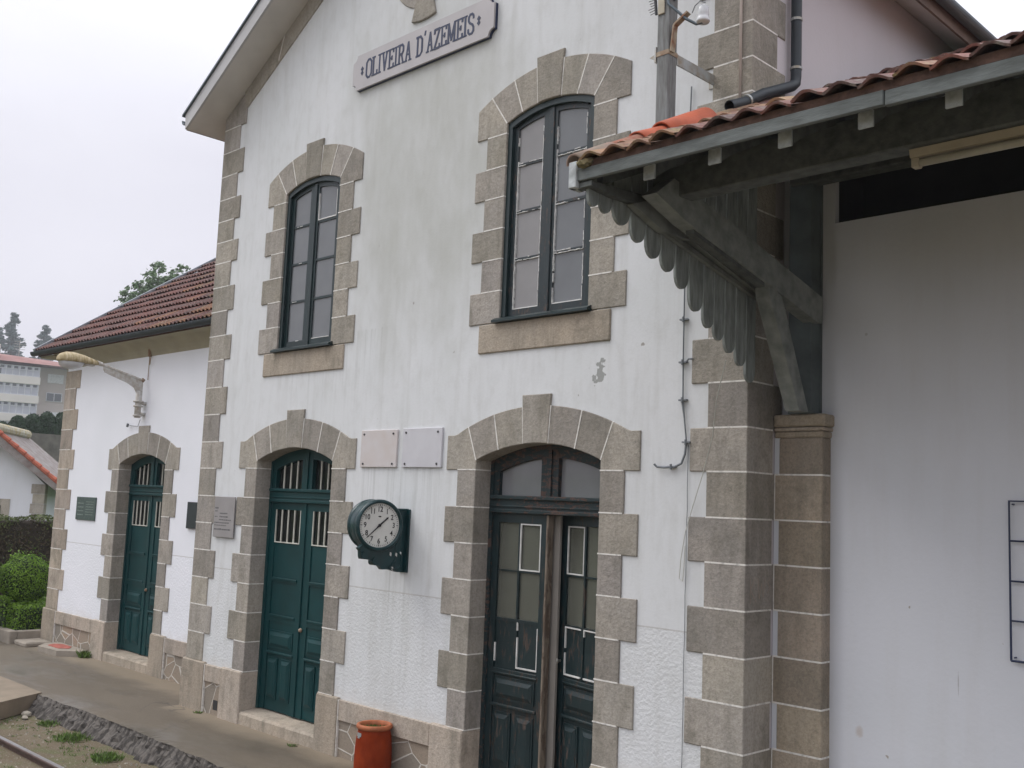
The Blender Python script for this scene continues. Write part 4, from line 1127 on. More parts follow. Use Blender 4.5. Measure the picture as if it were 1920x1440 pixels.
plaque('text_plaque', -11.425, -10.965, 2.035, 2.515, -.02, .012, MPLG, 'grey plaque with small engraved text over the stones left of the middle door', False,
       [(2.37, gx+.03, gx+.10, .02), (2.335, gx+.03, gx+.08, .016), (2.31, gx+.14, gx+.31, .016), (2.27, gx+.14, gx+.33, .018), (2.27, gx+.03, gx+.09, .014), (2.235, gx+.13, gx+.40, .014), (2.2, gx+.03, gx+.36, .014), (2.17, gx+.03, gx+.30, .012), (2.12, gx+.03, gx+.40, .02)])
plaque('bronze_plaque', -16.96, -16.25, 2.045, 2.41, .65, .02, MPLB, 'greenish bronze relief plaque on the left wing wall left of its door', False,
       [(2.33-.04*i, -16.6, -16.32, .014) for i in range(6)]+[(2.30-.06*i, -16.9, -16.68, .02) for i in range(4)], simple('bronze_relief', (.22, .27, .25), .5, metal=.2))
plaque('dark_plaque', -13.30, -12.55, 2.06, 2.42, .65, .035, MPLK, 'dark plaque half hidden behind the main block corner stones')

# ------------------------------------------------------------------ clock
CK = thing('station_clock', (-7.84, -.02, 1.87), 'double-sided green enamel station clock on a scrolled wall bracket showing 1:38', 'clock')
mb = MB(); mb.box(-7.875, -7.835, -.13, -.0, 1.885, 2.455, .005); mb.box(-7.885, -7.82, -.145, .0, 2.455, 2.475, .004); mb.box(-7.92, -7.79, -.018, .0, 1.87, 2.47, .004)
build('wall_plate', mb, MCLK, CK)
mb = MB()   # scrolled bracket silhouette in the YZ plane
pts = [(-.08, 2.16), (-.50, 2.14), (-.565, 2.10), (-.54, 2.075), (-.535, 2.03), (-.525, 2.0), (-.45, 1.995), (-.40, 1.985), (-.39, 1.955), (-.36, 1.94), (-.315, 1.935), (-.28, 1.90), (-.20, 1.90), (-.10, 1.875), (-.02, 1.87), (-.02, 2.16)]
mb.prism(pts, -7.885, -7.84, plane='yz')
mb.tube([(-7.89, -.50, 2.03), (-7.83, -.50, 2.03)], .032, 14); mb.tube([(-7.895, -.37, 1.975), (-7.825, -.37, 1.975)], .035, 14)
mb.tube([(-7.835, -.13, 1.99), (-7.835, -.19, 1.915), (-7.835, -.13, 1.895), (-7.835, -.06, 1.93), (-7.835, -.05, 2.02), (-7.835, -.10, 2.06)], .009, 8)
build('scroll_bracket', mb, MCLK, CK)
mb = MB()
for y_, z_ in ((-.20, 2.035), (-.13, 2.03), (-.08, 2.04), (-.12, 2.41), (-.19, 2.17), (-.17, 1.90)): mb.prism([(y_, z_), (y_+.018, z_-.012), (y_+.02, z_+.02), (y_+.004, z_+.028)], -7.838, -7.832, plane='yz')
build_each('paint_chip', mb, MPUT, CK)
ca = Vector((-7.80, -.358, 2.312)); rotn = R(-12)
# local frame: +X' = dial normal
def cmat(): return Matrix.Translation(ca) @ Matrix.Rotation(rotn, 4, 'Z') @ Matrix.Rotation(R(90), 4, 'Y')   # lathe z -> +X
TM = cmat(); RD = .205
mb = MB(); mb.lathe([(0, -.25), (RD+.0, -.25), (RD+.022, -.235), (RD+.035, -.215), (RD+.035, -.19), (RD+.025, -.18), (RD+.03, -.17), (RD+.03, -.07), (RD+.025, -.055), (RD+.036, -.045), (RD+.036, -.01), (RD+.025, .006), (RD+.008, .008), (RD+.002, -.006), (RD, -.02)], mat=TM, n=56)
build('drum', mb, MCLK, CK, True)
mb = MB(); mb.lathe([(0, -.018), (RD+.004, -.018)], mat=TM, n=56); dl = mb
mb = MB(); mb.lathe([(0, -.24), (RD+.004, -.252)], mat=TM, n=48); build('rear_dial', mb, MDIAL, CK)
F = Matrix.Translation(ca) @ Matrix.Rotation(rotn, 4, 'Z')     # (x=normal, y=right (+Y is image right), z=up)
def dp_(h, v, n=0): return F @ Vector((-.0165+n, h, v))
mb = MB()
for i in range(60):
    a = R(6*i); r0_, r1_, wd = (.176, .197, .0034) if i % 5 == 0 else (.184, .197, .0018)
    p = lambda r, o: dp_(r*math.sin(a)+o*math.cos(a), r*math.cos(a)-o*math.sin(a), .0003)
    mb.add([p(r0_, -wd), p(r1_, -wd), p(r1_, wd), p(r0_, wd)], [(0, 1, 2, 3)])
dl.merge(mb, 1)
mb = MB()
for i in range(1, 13):
    cu = bpy.data.curves.new('tmp', 'FONT'); cu.body = str(i); cu.size = .068; cu.align_x = 'CENTER'; cu.align_y = 'CENTER'; cu.offset = .0012
    to = bpy.data.objects.new('tmp', cu); C.objects.link(to)
    me = bpy.data.meshes.new_from_object(to.evaluated_get(bpy.context.evaluated_depsgraph_get()))
    a = R(30*i); hx_, vz = .148*math.sin(a), .148*math.cos(a)
    mb.add([dp_(hx_+v.co.x*.85, vz+v.co.y*1.0, .0006) for v in me.vertices], [tuple(p.vertices) for p in me.polygons])
    bpy.data.objects.remove(to); bpy.data.meshes.remove(me); bpy.data.curves.remove(cu)
dl.merge(mb, 1)
mb = MB(); mb.add([dp_(.016*math.cos(2*math.pi*k/16), .082+.006*math.sin(2*math.pi*k/16), .0006) for k in range(16)], [tuple(range(16))]); dl.merge(mb, 1); dial = build('dial', dl, [MDIAL, MBLK], CK, fixn=False)
def hand(name, ang, ln, tail, w0, w1, n_):
    mb = MB(); a = R(ang); q = lambda r, o: dp_(r*math.sin(a)+o*math.cos(a), r*math.cos(a)-o*math.sin(a), n_)
    q2 = lambda r, o: dp_(r*math.sin(a)+o*math.cos(a), r*math.cos(a)-o*math.sin(a), n_-.002)
    pts = [(-tail, -w0*.8), (0, -w0), (ln*.80, -w1), (ln*.84, -w1*1.8), (ln, 0), (ln*.84, w1*1.8), (ln*.80, w1), (0, w0), (-tail, w0*.8)]
    k = len(pts); mb.add([q(*p) for p in pts]+[q2(*p) for p in pts], [tuple(range(k)), tuple(range(2*k-1, k-1, -1))]+[(i, (i+1) % k, k+(i+1) % k, k+i) for i in range(k)])
    build(name, mb, MBLK, dial)
hand('hour_hand', 49, .118, .03, .008, .006, .006); hand('minute_hand', 228, .182, .04, .0065, .003, .010)
mb = MB(); mb.lathe([(0, .0), (.014, 0), (.014, .012), (0, .014)], mat=TM @ Matrix.Translation((0, 0, -.016)), n=16); build('hub', mb, MBLK, dial)

# ------------------------------------------------------------------ wall lamp
LP = thing('street_lamp', (-14.88, .6, 3.55), 'cream street lamp on an angled arm fixed over the left wing door', 'lamp')
xl = -14.88
mb = MB(); mb.tube([(xl, .545, 3.62), (xl, .545, 4.02)], .047, 14); mb.tube([(xl, .545, 3.85), (xl, .545, 3.87)], .075, 14); mb.tube([(xl, .545, 3.78), (xl, .545, 3.80)], .07, 14); mb.tube([(xl, .545, 3.64), (xl, .545, 3.66)], .065, 14)
mb.box(xl-.05, xl+.05, .56, .65, 3.82, 3.86); mb.box(xl-.05, xl+.05, .56, .65, 3.66, 3.70)
build('mounting_tube', mb, MLG, LP, True)
mb = MB(); mb.prism([(.59, 4.17), (.50, 4.19), (-.02, 4.325), (-.02, 4.27), (.0, 4.235), (.35, 4.12), (.46, 4.06), (.50, 3.99), (.50, 3.95), (.59, 3.95)], xl-.012, xl+.012, plane='yz')
mb.tube([(xl, .58, 4.18), (xl, -.12, 4.36)], .022, 10); mb.tube([(xl, -.05, 4.343), (xl, -.13, 4.363)], .03, 12)
build('arm', mb, MLG, LP)
mb = MB(); mb.tube([(xl, .57, 4.165), (xl, .60, 4.20)], .03, 8); build('rust_joint', mb, MRUST, LP)
# head: hull along -Y
mb = MB(); secs = [(-.12, .05, .045, 4.36), (-.20, .085, .06, 4.375), (-.32, .12, .085, 4.395), (-.46, .145, .10, 4.41), (-.58, .135, .10, 4.41), (-.66, .09, .075, 4.39), (-.70, .03, .03, 4.37)]
n = 14; vs = []; fs = []
for (y_, w_, h_, zc) in secs:
    zb_ = 4.325+.0*(y_)-.02*0
    for k in range(n+1): a = math.pi*k/n; vs.append((xl+w_*math.cos(a), y_, zb_+.03*(y_+.12)*0+(zc+h_*.55-zb_)*math.sin(a)**.7))
m = n+1
for i in range(len(secs)-1):
    for k in range(n): fs.append((i*m+k, i*m+k+1, (i+1)*m+k+1, (i+1)*m+k))
    fs.append((i*m, (i+1)*m, (i+1)*m+n, i*m+n))
fs.append(tuple(range(m))); fs.append(tuple((len(secs)-1)*m+k for k in range(m)))
mb.add(vs, fs); build('lamp_head', mb, MLH, LP, True)
mb = MB(); mb.box(xl-.05, xl+.05, -.33, -.17, 4.30, 4.326, .006); build('gear_cover', mb, MLG, LP)
mb = MB(); vs = []; fs = []; n = 12; ss = [(-.32, .05, .0), (-.36, .10, .06), (-.46, .128, .10), (-.56, .125, .105), (-.64, .095, .07), (-.67, .03, .0)]
for (y_, w_, h_) in ss:
    for k in range(n+1): a = math.pi*k/n; vs.append((xl+w_*math.cos(a), y_, 4.322-h_*math.sin(a)))
for i in range(len(ss)-1):
    for k in range(n): fs.append((i*(n+1)+k, i*(n+1)+k+1, (i+1)*(n+1)+k+1, (i+1)*(n+1)+k))
mb.add(vs, fs); build('lens', mb, MLENS, LP, True)
# small wall bracket with cable above the lamp
mb = MB(); mb.tube([(xl+.07, .63, 4.62), (xl+.07, .63, 4.19)], .006, 6); mb.box(xl+.06, xl+.10, .60, .65, 4.54, 4.66, .006); mb.tube([(xl+.10, .62, 4.56), (xl+.17, .60, 4.52), (xl+.16, .60, 4.44), (xl+.11, .62, 4.42)], .008, 6)
solo('wall_cable', mb, MRUST, 'thin cable with rusty hook on the left wing wall above the street lamp', 'cable')
mb = MB(); mb.tube([(-15.30, .60, 3.50), (-15.28, .60, 3.545)], .02, 8); mb.tube([(-15.29, .63, 3.52), (-15.0, .625, 3.50), (-14.93, .62, 3.60)], .005, 5); solo('door_bell', mb, MCABLE, 'small dark bell with wire above the left wing door arch', 'bell')

# ------------------------------------------------------------------ post on the facade with insulators
UP = thing('power_post', (-4.47, -.55, 4.95), 'square weathered grey power line post held off the facade by brackets', 'post')
ux, uy, uw = -4.47, -.55, .053
mb = MB(); mb.box(ux-uw, ux+uw, uy-uw, uy+uw, 4.93, 8.2, .005); build('post', mb, MPOST, UP)
mb = MB(); mb.box(ux+uw-.012, ux+uw+.001, uy+uw, .0, 5.82, 5.90); mb.box(ux+uw-.05, ux+uw+.05, -.01, 0, 5.80, 5.92)
mb.box(ux-uw-.014, ux-uw-.002, uy-.06, uy+.06, 5.83, 5.95); mb.prism([(ux-uw-.014, 5.86), (ux-uw-.10, 5.905), (ux-uw-.014, 5.93)], uy-.01, uy)
mb.box(ux+uw-.012, ux+uw+.001, uy+uw, 0, 5.02, 5.08); mb.box(ux-.01, ux+.02, uy+uw, 0, 7.4, 7.47)
build_each('wall_bracket', mb, MGAL, UP)
mb = MB(); mb.box(ux-uw-.004, ux+uw+.004, uy-uw-.004, uy+uw+.004, 5.87, 5.905); mb.obox((ux+uw+.01, uy-.02, 5.89), (ux+uw+.04, uy-.03, 6.08), .012, .05, (0, 1, 0)); mb.obox((ux+uw+.04, uy-.03, 6.08), (ux+uw+.15, uy-.02, 6.15), .05, .014)
build('strap', mb, MRUST, UP)
mb = MB(); mb.tube([(ux+.03, uy-uw-.01, 6.36), (ux+.05, uy-uw-.01, 6.25), (ux+.19, uy-.03, 6.10), (ux+.26, uy-.0, 6.05), (ux+.31, uy, 6.05)], .011, 8)
mb.tube([(ux+uw, uy, 6.30), (ux+.15, uy-.02, 6.36), (ux+.22, uy, 6.40), (ux+.30, uy, 6.52)], .012, 8)
build('insulator_arm', mb, MBLU, UP, True)
mb = MB(); mb.lathe([(0, 0), (.045, 0), (.05, .012), (.045, .03), (.04, .05), (.044, .06), (.038, .11), (.03, .125), (0, .13)], c=(ux+.315, uy, 6.045), n=18); build('insulator', mb, MCER, UP, True)
mb = MB(); mb.tube([(ux+.24, uy-.03, 6.13), (ux+.27, uy-.04, 6.17), (ux+.32, uy-.045, 6.19), (ux+.36, uy-.04, 6.165)], .004, 6); build('tie_wire', mb, MCABLE, UP)
mb = MB(); mb.box(ux-.045, ux+.015, uy-uw-.012, uy-uw-.001, 6.19, 6.75, .004); build('name_plate', mb, simple('beige_plate', (.42, .38, .29), .6, .2, 9), UP)
mb = MB(); mb.tube([(ux-.06, uy-.06, 6.20), (ux-.075, uy-.06, 6.35), (ux-.10, uy-.06, 6.5), (ux-.12, uy-.05, 6.7)], .011, 6)
for i in range(8): mb.tube([(ux-.07, uy-.06, 6.22+.02*i), (ux-.11-.01*(i % 3), uy-.065, 6.21+.022*i)], .0025, 4)
build('frayed_cable', mb, MBLK, UP)

# facade cables
mb = MB(); xc = -4.645
mb.tube([(-4.62, -.02, 5.86), (-4.63, -.02, 5.5), (xc, -.02, 4.9), (xc, -.02, 4.0), (xc, -.018, 3.68), (-4.64, -.018, 3.38), (-4.60, -.018, 3.07)], .006, 6)
mb.tube([(-4.60, -.018, 3.07), (-4.61, -.02, 2.98), (-4.64, -.02, 2.91), (-4.70, -.022, 2.885), (-4.80, -.025, 2.88), (-4.86, -.03, 2.885), (-4.88, -.04, 2.905)], .009, 8)
mb.tube([(-4.65, -.018, 3.38), (-4.615, -.018, 3.2), (-4.60, -.018, 3.07)], .005, 6)
for x_, z_ in ((xc, 4.01), (xc, 3.68), (-4.64, 3.39), (-4.60, 3.07), (-4.73, 2.885), (-4.62, 5.55)):
    mb.box(x_-.035, x_+.035, -.03, -.0, z_-.006, z_+.006); mb.tube([(x_, -.03, z_-.02), (x_, -.03, z_+.02)], .009, 6)
mb.tube([(xc+.03, -.02, 3.68), (xc+.06, -.03, 3.70), (xc+.09, -.02, 3.70)], .007, 6)
solo('facade_cable', mb, MCABLE, 'thin grey cable clipped down the white facade ending in a hooked end', 'cable')
mb = MB(); rr = random.Random(9); mb.tube([(-4.586+rr.uniform(-.003, .003), -.012, 3.05-.16*i) for i in range(17)], .0028, 5)
solo('quoin_wire', mb, MCABLE, 'hair-thin dark wire running down beside the right corner stones', 'wire')
mb = MB(); mb.tube([(-4.0, -.42, 3.60), (-4.15, -.30, 3.35), (-4.30, -.12, 3.1), (-4.43, -.035, 2.85), (-4.52, -.03, 2.60), (-4.585, -.03, 2.40), (-4.62, -.03, 2.20), (-4.63, -.03, 2.06), (-4.60, -.03, 2.04), (-4.59, -.03, 2.15), (-4.585, -.03, 2.30)], .0035, 6)
solo('hanging_string', mb, MSTR, 'loose pale string hanging from the scalloped boards across the corner stones', 'string')

# ------------------------------------------------------------------ pot
PT = thing('chimney_pot_planter', (-7.935, -.19, 0), 'tall terracotta pot planter with moss against the plinth', 'pot')
mb = MB(); mb.lathe([(0, 0), (.165, 0), (.172, .02), (.175, .12), (.172, .25), (.162, .36), (.150, .415), (.147, .43)], c=(-7.935, -.19, 0), n=40); build('body', mb, MTER, PT, True)
mb = MB(); mb.lathe([(.147, .425), (.165, .435), (.170, .45), (.165, .468), (.150, .475), (.138, .468), (.135, .44), (.135, .38)], c=(-7.935, -.19, 0), n=40); build('rim', mb, MRIM, PT, True)
mb = MB(); mb.lathe([(0, .41), (.137, .405)], c=(-7.935, -.19, 0), n=24); build('soil', mb, MSOIL, PT)
def tuft(mb, c, n, h, sp, rr, w_=.006):
    for i in range(n):
        a = rr.uniform(0, 6.28); r = sp*math.sqrt(rr.random()); b = Vector((c[0]+r*math.cos(a), c[1]+r*math.sin(a), c[2]))
        d = Vector((rr.uniform(-1, 1), rr.uniform(-1, 1), rr.uniform(.6, 1.6))).normalized()*h*rr.uniform(.5, 1); s_ = d.cross(Vector((rr.uniform(-1, 1), rr.uniform(-1, 1), .3))).normalized()*w_
        m_ = b+d*.55+s_; m2 = b+d*.55-s_
        mb.add([b-s_*.5, b+s_*.5, m_, b+d, m2], [(0, 1, 2, 3, 4)])
rr = random.Random(1); mb = MB(); tuft(mb, (-7.935, -.19, .41), 400, .05, .115, rr, .005); build('moss', mb, MWEED, PT, fixn=False)
mb = MB(); mb.prism([(-8.272, .37), (-8.245, .355), (-8.205, .36), (-8.195, .385), (-8.225, .405), (-8.262, .40)], -.335, -.30); 
# lichen scab hugging the pot wall
mb = MB(); vs = []; a0 = math.atan2(-.6, .35)
for i in range(5):
    for j in range(4): a = R(-108+i*6); z = .355+j*.016; r = .1665-(z-.355)*.12+.002; vs.append((-7.935+r*math.cos(a), -.19+r*math.sin(a), z))
mb.add(vs, [(i*4+j, (i+1)*4+j, (i+1)*4+j+1, i*4+j+1) for i in range(4) for j in range(3) if not (i in (0, 3) and j in (0,))]); build('lichen_patch', mb, simple('lichen', (.30, .33, .33), .9), PT)

# ------------------------------------------------------------------ ground
mb = MB()
rr = random.Random(2)
# platform surface with ragged front edge
xs_ = sorted([-60+i*.5 for i in range(72)]+[-24+i*.05 for i in range(int(27/.05))]); xs_ = [x for x in xs_ if x < 3]+[3]
front = []; yv = -1.14
for x in xs_:
    yv += rr.uniform(-.014, .014); yv = max(-1.2, min(-1.08, yv)); front.append((x, yv))
vs = []; fs = []
nf = len(front)
for (x, y) in front: vs.append((x, y, -.004+rr.uniform(-.006, .0)))
for (x, y) in front: vs.append((x, y+.12, 0.0))
for (x, y) in front: vs.append((x, 7.0, 0.0))
for i in range(nf-1):
    fs.append((i, i+1, nf+i+1, nf+i)); fs.append((nf+i, nf+i+1, 2*nf+i+1, 2*nf+i))
mb.add(vs, fs); struct('platform', mb, MPAV)
# broken kerb face
mb = MB(); prof_ = [(0, -.002), (-.008, -.02), (-.02, -.045), (-.035, -.07), (-.055, -.095), (-.08, -.12), (-.105, -.15), (-.13, -.18), (-.16, -.23)]
vs = []; fs = []; xs2 = [x for x in xs_ if x > -30]; fr = [f for f in front if f[0] > -30]
off = []
m = len(prof_)
for i, (x, y) in enumerate(fr):
    for j, (dy, dz) in enumerate(prof_):
        lump = .03*math.sin(x*7.3+math.sin(x*3.1)*2)+.018*math.sin(x*23+j); a = (rr.uniform(-.014, .014)+lump*j/m) if 0 < j else 0; b = rr.uniform(-.012, .012) if 0 < j < m-1 else 0
        vs.append((x+(rr.uniform(-.018, .018) if j else 0), y+dy+a, dz+b))
for i in range(len(fr)-1):
    for j in range(m-1): fs.append((i*m+j, i*m+j+1, (i+1)*m+j+1, (i+1)*m+j))
mb.add(vs, fs); struct('platform_edge', mb, MKERB)
def hgt(x, y):
    def sm(t): t = max(0, min(1, t)); return t*t*(3-2*t)
    h = -.2
    h += 3.5*sm((y-7)/4.5)*sm((-x-34)/6)
    h += 1.2*sm((y-9)/6)*sm((-x-45)/3)
    h += 4.2*sm((-x-60)/70)*sm((y-5)/25)+5*sm((-x-150)/60)
    h += 5*sm((-y-18)/26)  # unseen rise behind the camera, added to cut low sky light under the canopy
    h += .25*sm((y-8)/6)*sm((-x-5)/20)
    return h
def axis(lo, hi, pts):
    return sorted(set([lo, hi]+pts))
gx_ = [-900, -600, -400, -300, -250]+[-220+4*i for i in range(42)]+[-54+1.5*i for i in range(20)]+[-24+3*i for i in range(12)]+[20, 50, 120, 300, 900]
gy_ = [-900, -300, -100, -60, -45, -40, -35, -30, -25, -20, -15, -10, -6, -3, -1.5, .2]+[3+1.2*i for i in range(16)]+[24+4*i for i in range(16)]+[100, 150, 300, 900]
vs = [(x, y, hgt(x, y)) for x in gx_ for y in gy_]; ny = len(gy_)
fs = [(i*ny+j, (i+1)*ny+j, (i+1)*ny+j+1, i*ny+j+1) for i in range(len(gx_)-1) for j in range(ny-1)]
mb = MB()
for f in fs:
    cx_ = (vs[f[0]][0]+vs[f[2]][0])/2; cy_ = (vs[f[0]][1]+vs[f[2]][1])/2
    mb.m.append(1 if cy_ > 6 or cx_ < -30 else 0)
mb.v = vs; mb.f = fs
struct('ground', mb, [MDIRT, MGRASS])
# raised crossing slab at left
mb = MB(); mb.prism([(-30, -1.06), (-13.45, -1.07), (-13.08, -1.68), (-12.75, -2.3), (-30, -2.35)], -.19, .012, 0, plane='xy'); struct('crossing_slab', mb, MSLAB)
# planter kerb around the garden
PK = MB(); PK.box(-26, -17.86, .11, .24, -.02, .20, .015); PK.box(-17.99, -17.86, .24, .66, -.02, .195, .015); PK.box(-26, -17.99, .24, 3.0, -.02, .12)
solo('garden_kerb', PK, [MCONC], 'low concrete kerb around the garden bed at the wing corner', 'kerb')
mb = MB(); mb.box(-17.85, -17.35, .18, .6, -.01, .07, .02); solo('corner_stone', mb, MCONC, 'flat worn stone lying at the foot of the wing corner', 'stone')
mb = MB(); mb.prism([(-17.15, .42), (-16.85, .18), (-16.25, .22), (-16.0, .50), (-16.1, .62), (-17.1, .63)], .0, .085, 0, plane='xy')
DR = thing('drain_stone', (-16.6, .4, 0), 'stone gutter block with a red top in front of the wing plinth', 'drain'); build('block', mb, MCONC, DR)
mb = MB(); mb.prism([(-16.95, .46), (-16.85, .33), (-16.45, .33), (-16.35, .46), (-16.5, .56), (-16.85, .56)], .086, .092, 0, plane='xy'); build('red_inset', mb, MRED, DR)
# scattered stones & rubble at platform edge, sand pile near wall foot
GRP = 'loose stones by the platform edge'
for i, (x, y, z, r, lb) in enumerate([(-13.15, -1.35, -.17, .05, 'largest pale loose stone below the end of the crossing slab'), (-13.0, -1.42, -.18, .035, 'small loose stone just right of the largest stone by the slab'), (-13.35, -1.45, -.18, .03, 'small loose stone tucked under the slab edge')]):
    bmx = bmesh.new(); bmesh.ops.create_icosphere(bmx, subdivisions=2, radius=r); rr = random.Random(i)
    mb = MB(); mb.add([(v.co.x*1.5*(1+rr.uniform(-.2, .2))+x, v.co.y*(1+rr.uniform(-.2, .2))+y, v.co.z*.7+z) for v in bmx.verts], [[v.index for v in f.verts] for f in bmx.faces]); bmx.free()
    solo('loose_stone', mb, simple('pale_stone', (.38, .34, .28), .9) if not bpy.data.materials.get('pale_stone') else bpy.data.materials['pale_stone'], lb, 'stone', GRP)
rr = random.Random(12); mb = MB()
for i in range(900):
    x = rr.uniform(-16, -8); y = rr.choice([rr.gauss(-1.5, .25), rr.uniform(-3.2, -1.25)]); s_ = rr.uniform(.006, .02)
    if y > -1.3: continue
    z = -.2; k = [Vector((rr.uniform(-1, 1), rr.uniform(-1, 1), 0)).normalized()*s_ for _ in range(3)]
    mb.add([(x+s_, y, z), (x-s_*.6, y+s_*.8, z), (x-s_*.5, y-s_*.9, z), (x, y, z+s_*.9)], [(0, 1, 3), (1, 2, 3), (2, 0, 3)])
tag(build('gravel', mb, simple('gravel_stones', (.30, .27, .22), .9, .4, 12, isl=.4)), 'fine gravel scattered over the earth beside the rail', 'gravel', kind='stuff')
# weeds
wl = [(-12.55, -1.34, -.2, .10, .12, 220, 'small weed tuft at the kerb foot nearest the crossing slab'), (-11.7, -1.42, -.2, .13, .18, 420, 'straggly weed at the kerb foot between the two greener tufts'),
      (-10.65, -1.5, -.2, .14, .15, 520, 'bright green weed clump below the broken kerb, nearest the rail bend'), (-15.95, .52, 0, .2, .09, 260, 'leafy green weed growing against the wing plinth'),
      (-11.35, -.10, 0, .04, .05, 80, 'tiny yellow-green weed at the foot of the main corner block'), (-9.35, -.13, 0, .04, .06, 70, 'tiny weed at the foot of the middle door step')]
MSOIL2 = simple('loose_soil', (.12, .10, .055), .95, .4, 20, bs=.5, bscale=40)
for (x, y, z, h, sp, n, lb) in wl:
    mb = MB(); rr = random.Random(int(x*100)); tuft(mb, (x, y, z), n//3, h*.8, sp*.8, rr, .006); tuft(mb, (x+sp*.3, y+.01, z), n//4, h*.6, sp, rr, .005)
    cr = MB(); cr.prism([(x+sp*1.0*math.cos(k)*(1+.35*math.sin(k*3)), y+sp*.7*math.sin(k)*(1+.3*math.cos(k*2))) for k in [i*.449 for i in range(14)]], z-.01, z+.006, 0, plane='xy')
    o = build('weed', mb.merge(cr, 1), [MWEED, MSOIL2], None, fixn=False); tag(o, lb, 'weed', 'weeds along the platform')
mb = MB(); rr = random.Random(77)
for i in range(260):
    x = rr.uniform(-15, -9); y = rr.gauss(-1.55, .18)
    if y > -1.36: continue
    tuft(mb, (x, y, -.2), rr.randint(1, 8), rr.uniform(.015, .05), .03, rr, .004)
for i in range(240): tuft(mb, (rr.uniform(-14, -9), rr.uniform(-3.1, -2.2), -.2), rr.randint(1, 8), rr.uniform(.01, .04), .04, rr, .004)
o = build('sparse_grass', mb, MWEED, None, fixn=False); tag(o, 'sparse low grass between kerb and rail', 'grass', kind='stuff')
# rails
for yr, lb in ((-2.09, 'near rusty rail with a shiny head beside the platform'), (-3.14, 'far rail of the track, beyond the near one')):
    T = thing('rail', (-14, yr, -.24), lb, 'rail', 'rails of the track')
    mb = MB(); mb.box(-60, 3, yr-.008, yr+.008, -.26, -.14); mb.box(-60, 3, yr-.05, yr+.05, -.27, -.255); mb.box(-60, 3, yr-.028, yr+.028, -.155, -.127, .006); build('rail_web', mb, MRAIL, T)
    mb = MB(); mb.box(-60, 3, yr-.022, yr+.022, -.1275, -.1245); build('rail_head', mb, MRTOP, T)

# ------------------------------------------------------------------ foliage helpers
def leafcloud(mb, fn, n, size, rr, elong=1.6):
    """fn(rr) -> (point, normal); small leaf quads"""
    for i in range(n):
        p, nrm = fn(rr); p = Vector(p); nrm = Vector(nrm)
        d = (nrm+Vector((rr.uniform(-1, 1), rr.uniform(-1, 1), rr.uniform(-1, 1)))*.9).normalized()
        a = d.cross(Vector((rr.uniform(-1, 1), rr.uniform(-1, 1), rr.uniform(-1, 1)))).normalized(); b = d.cross(a)
        s_ = size*rr.uniform(.6, 1.3)
        mb.add([p-a*s_*.5, p+b*s_*.3*1.0, p+a*s_*.5*elong, p-b*s_*.3], [(0, 1, 2, 3)])
def shell_ball(c, r, sq=1.0, jit=.06):
    def fn(rr):
        while True:
            v = Vector((rr.gauss(0, 1), rr.gauss(0, 1), rr.gauss(0, 1)))
            if v.length > .1: break
        v.normalize(); bmp = 1+.07*math.sin(v.x*7+c[0])*math.sin(v.y*6+1)+.05*math.cos(v.z*9+v.y*5)
        k = r*bmp*(1-abs(rr.gauss(0, jit)))+(rr.random() < .12)*rr.uniform(0, .085)*max(0, v.z+.5)
        return (c[0]+v.x*k, c[1]+v.y*k, c[2]+v.z*k*sq), v
    return fn
def core_ball(mb, c, r, sq=1):
    bmx = bmesh.new(); bmesh.ops.create_icosphere(bmx, subdivisions=3, radius=r)
    mb.add([(v.co.x+c[0], v.co.y+c[1], v.co.z*sq+c[2]) for v in bmx.verts], [[v.index for v in f.verts] for f in bmx.faces]); bmx.free()
def shrub(c, r, label, group, sq=1.0, n=9000, size=.03):
    T = thing('ball_shrub', (c[0], c[1], c[2]-r), label, 'shrub', group)
    mb = MB(); core_ball(mb, c, r*.9, sq); build('core', mb, MLBI, T)
    mb = MB(); leafcloud(mb, shell_ball(c, r, sq), n, size, random.Random(int(c[0]*10))); build('foliage', mb, MLB, T, fixn=False)
shrub((-18.9, .68, .93), .45, 'round clipped bright green shrub beside the wing corner', 'clipped shrubs in the garden bed')
shrub((-19.0, -.42+.2, 1.02), .44, 'partly cut off clipped shrub at the left edge of the picture', 'clipped shrubs in the garden bed', n=7000)
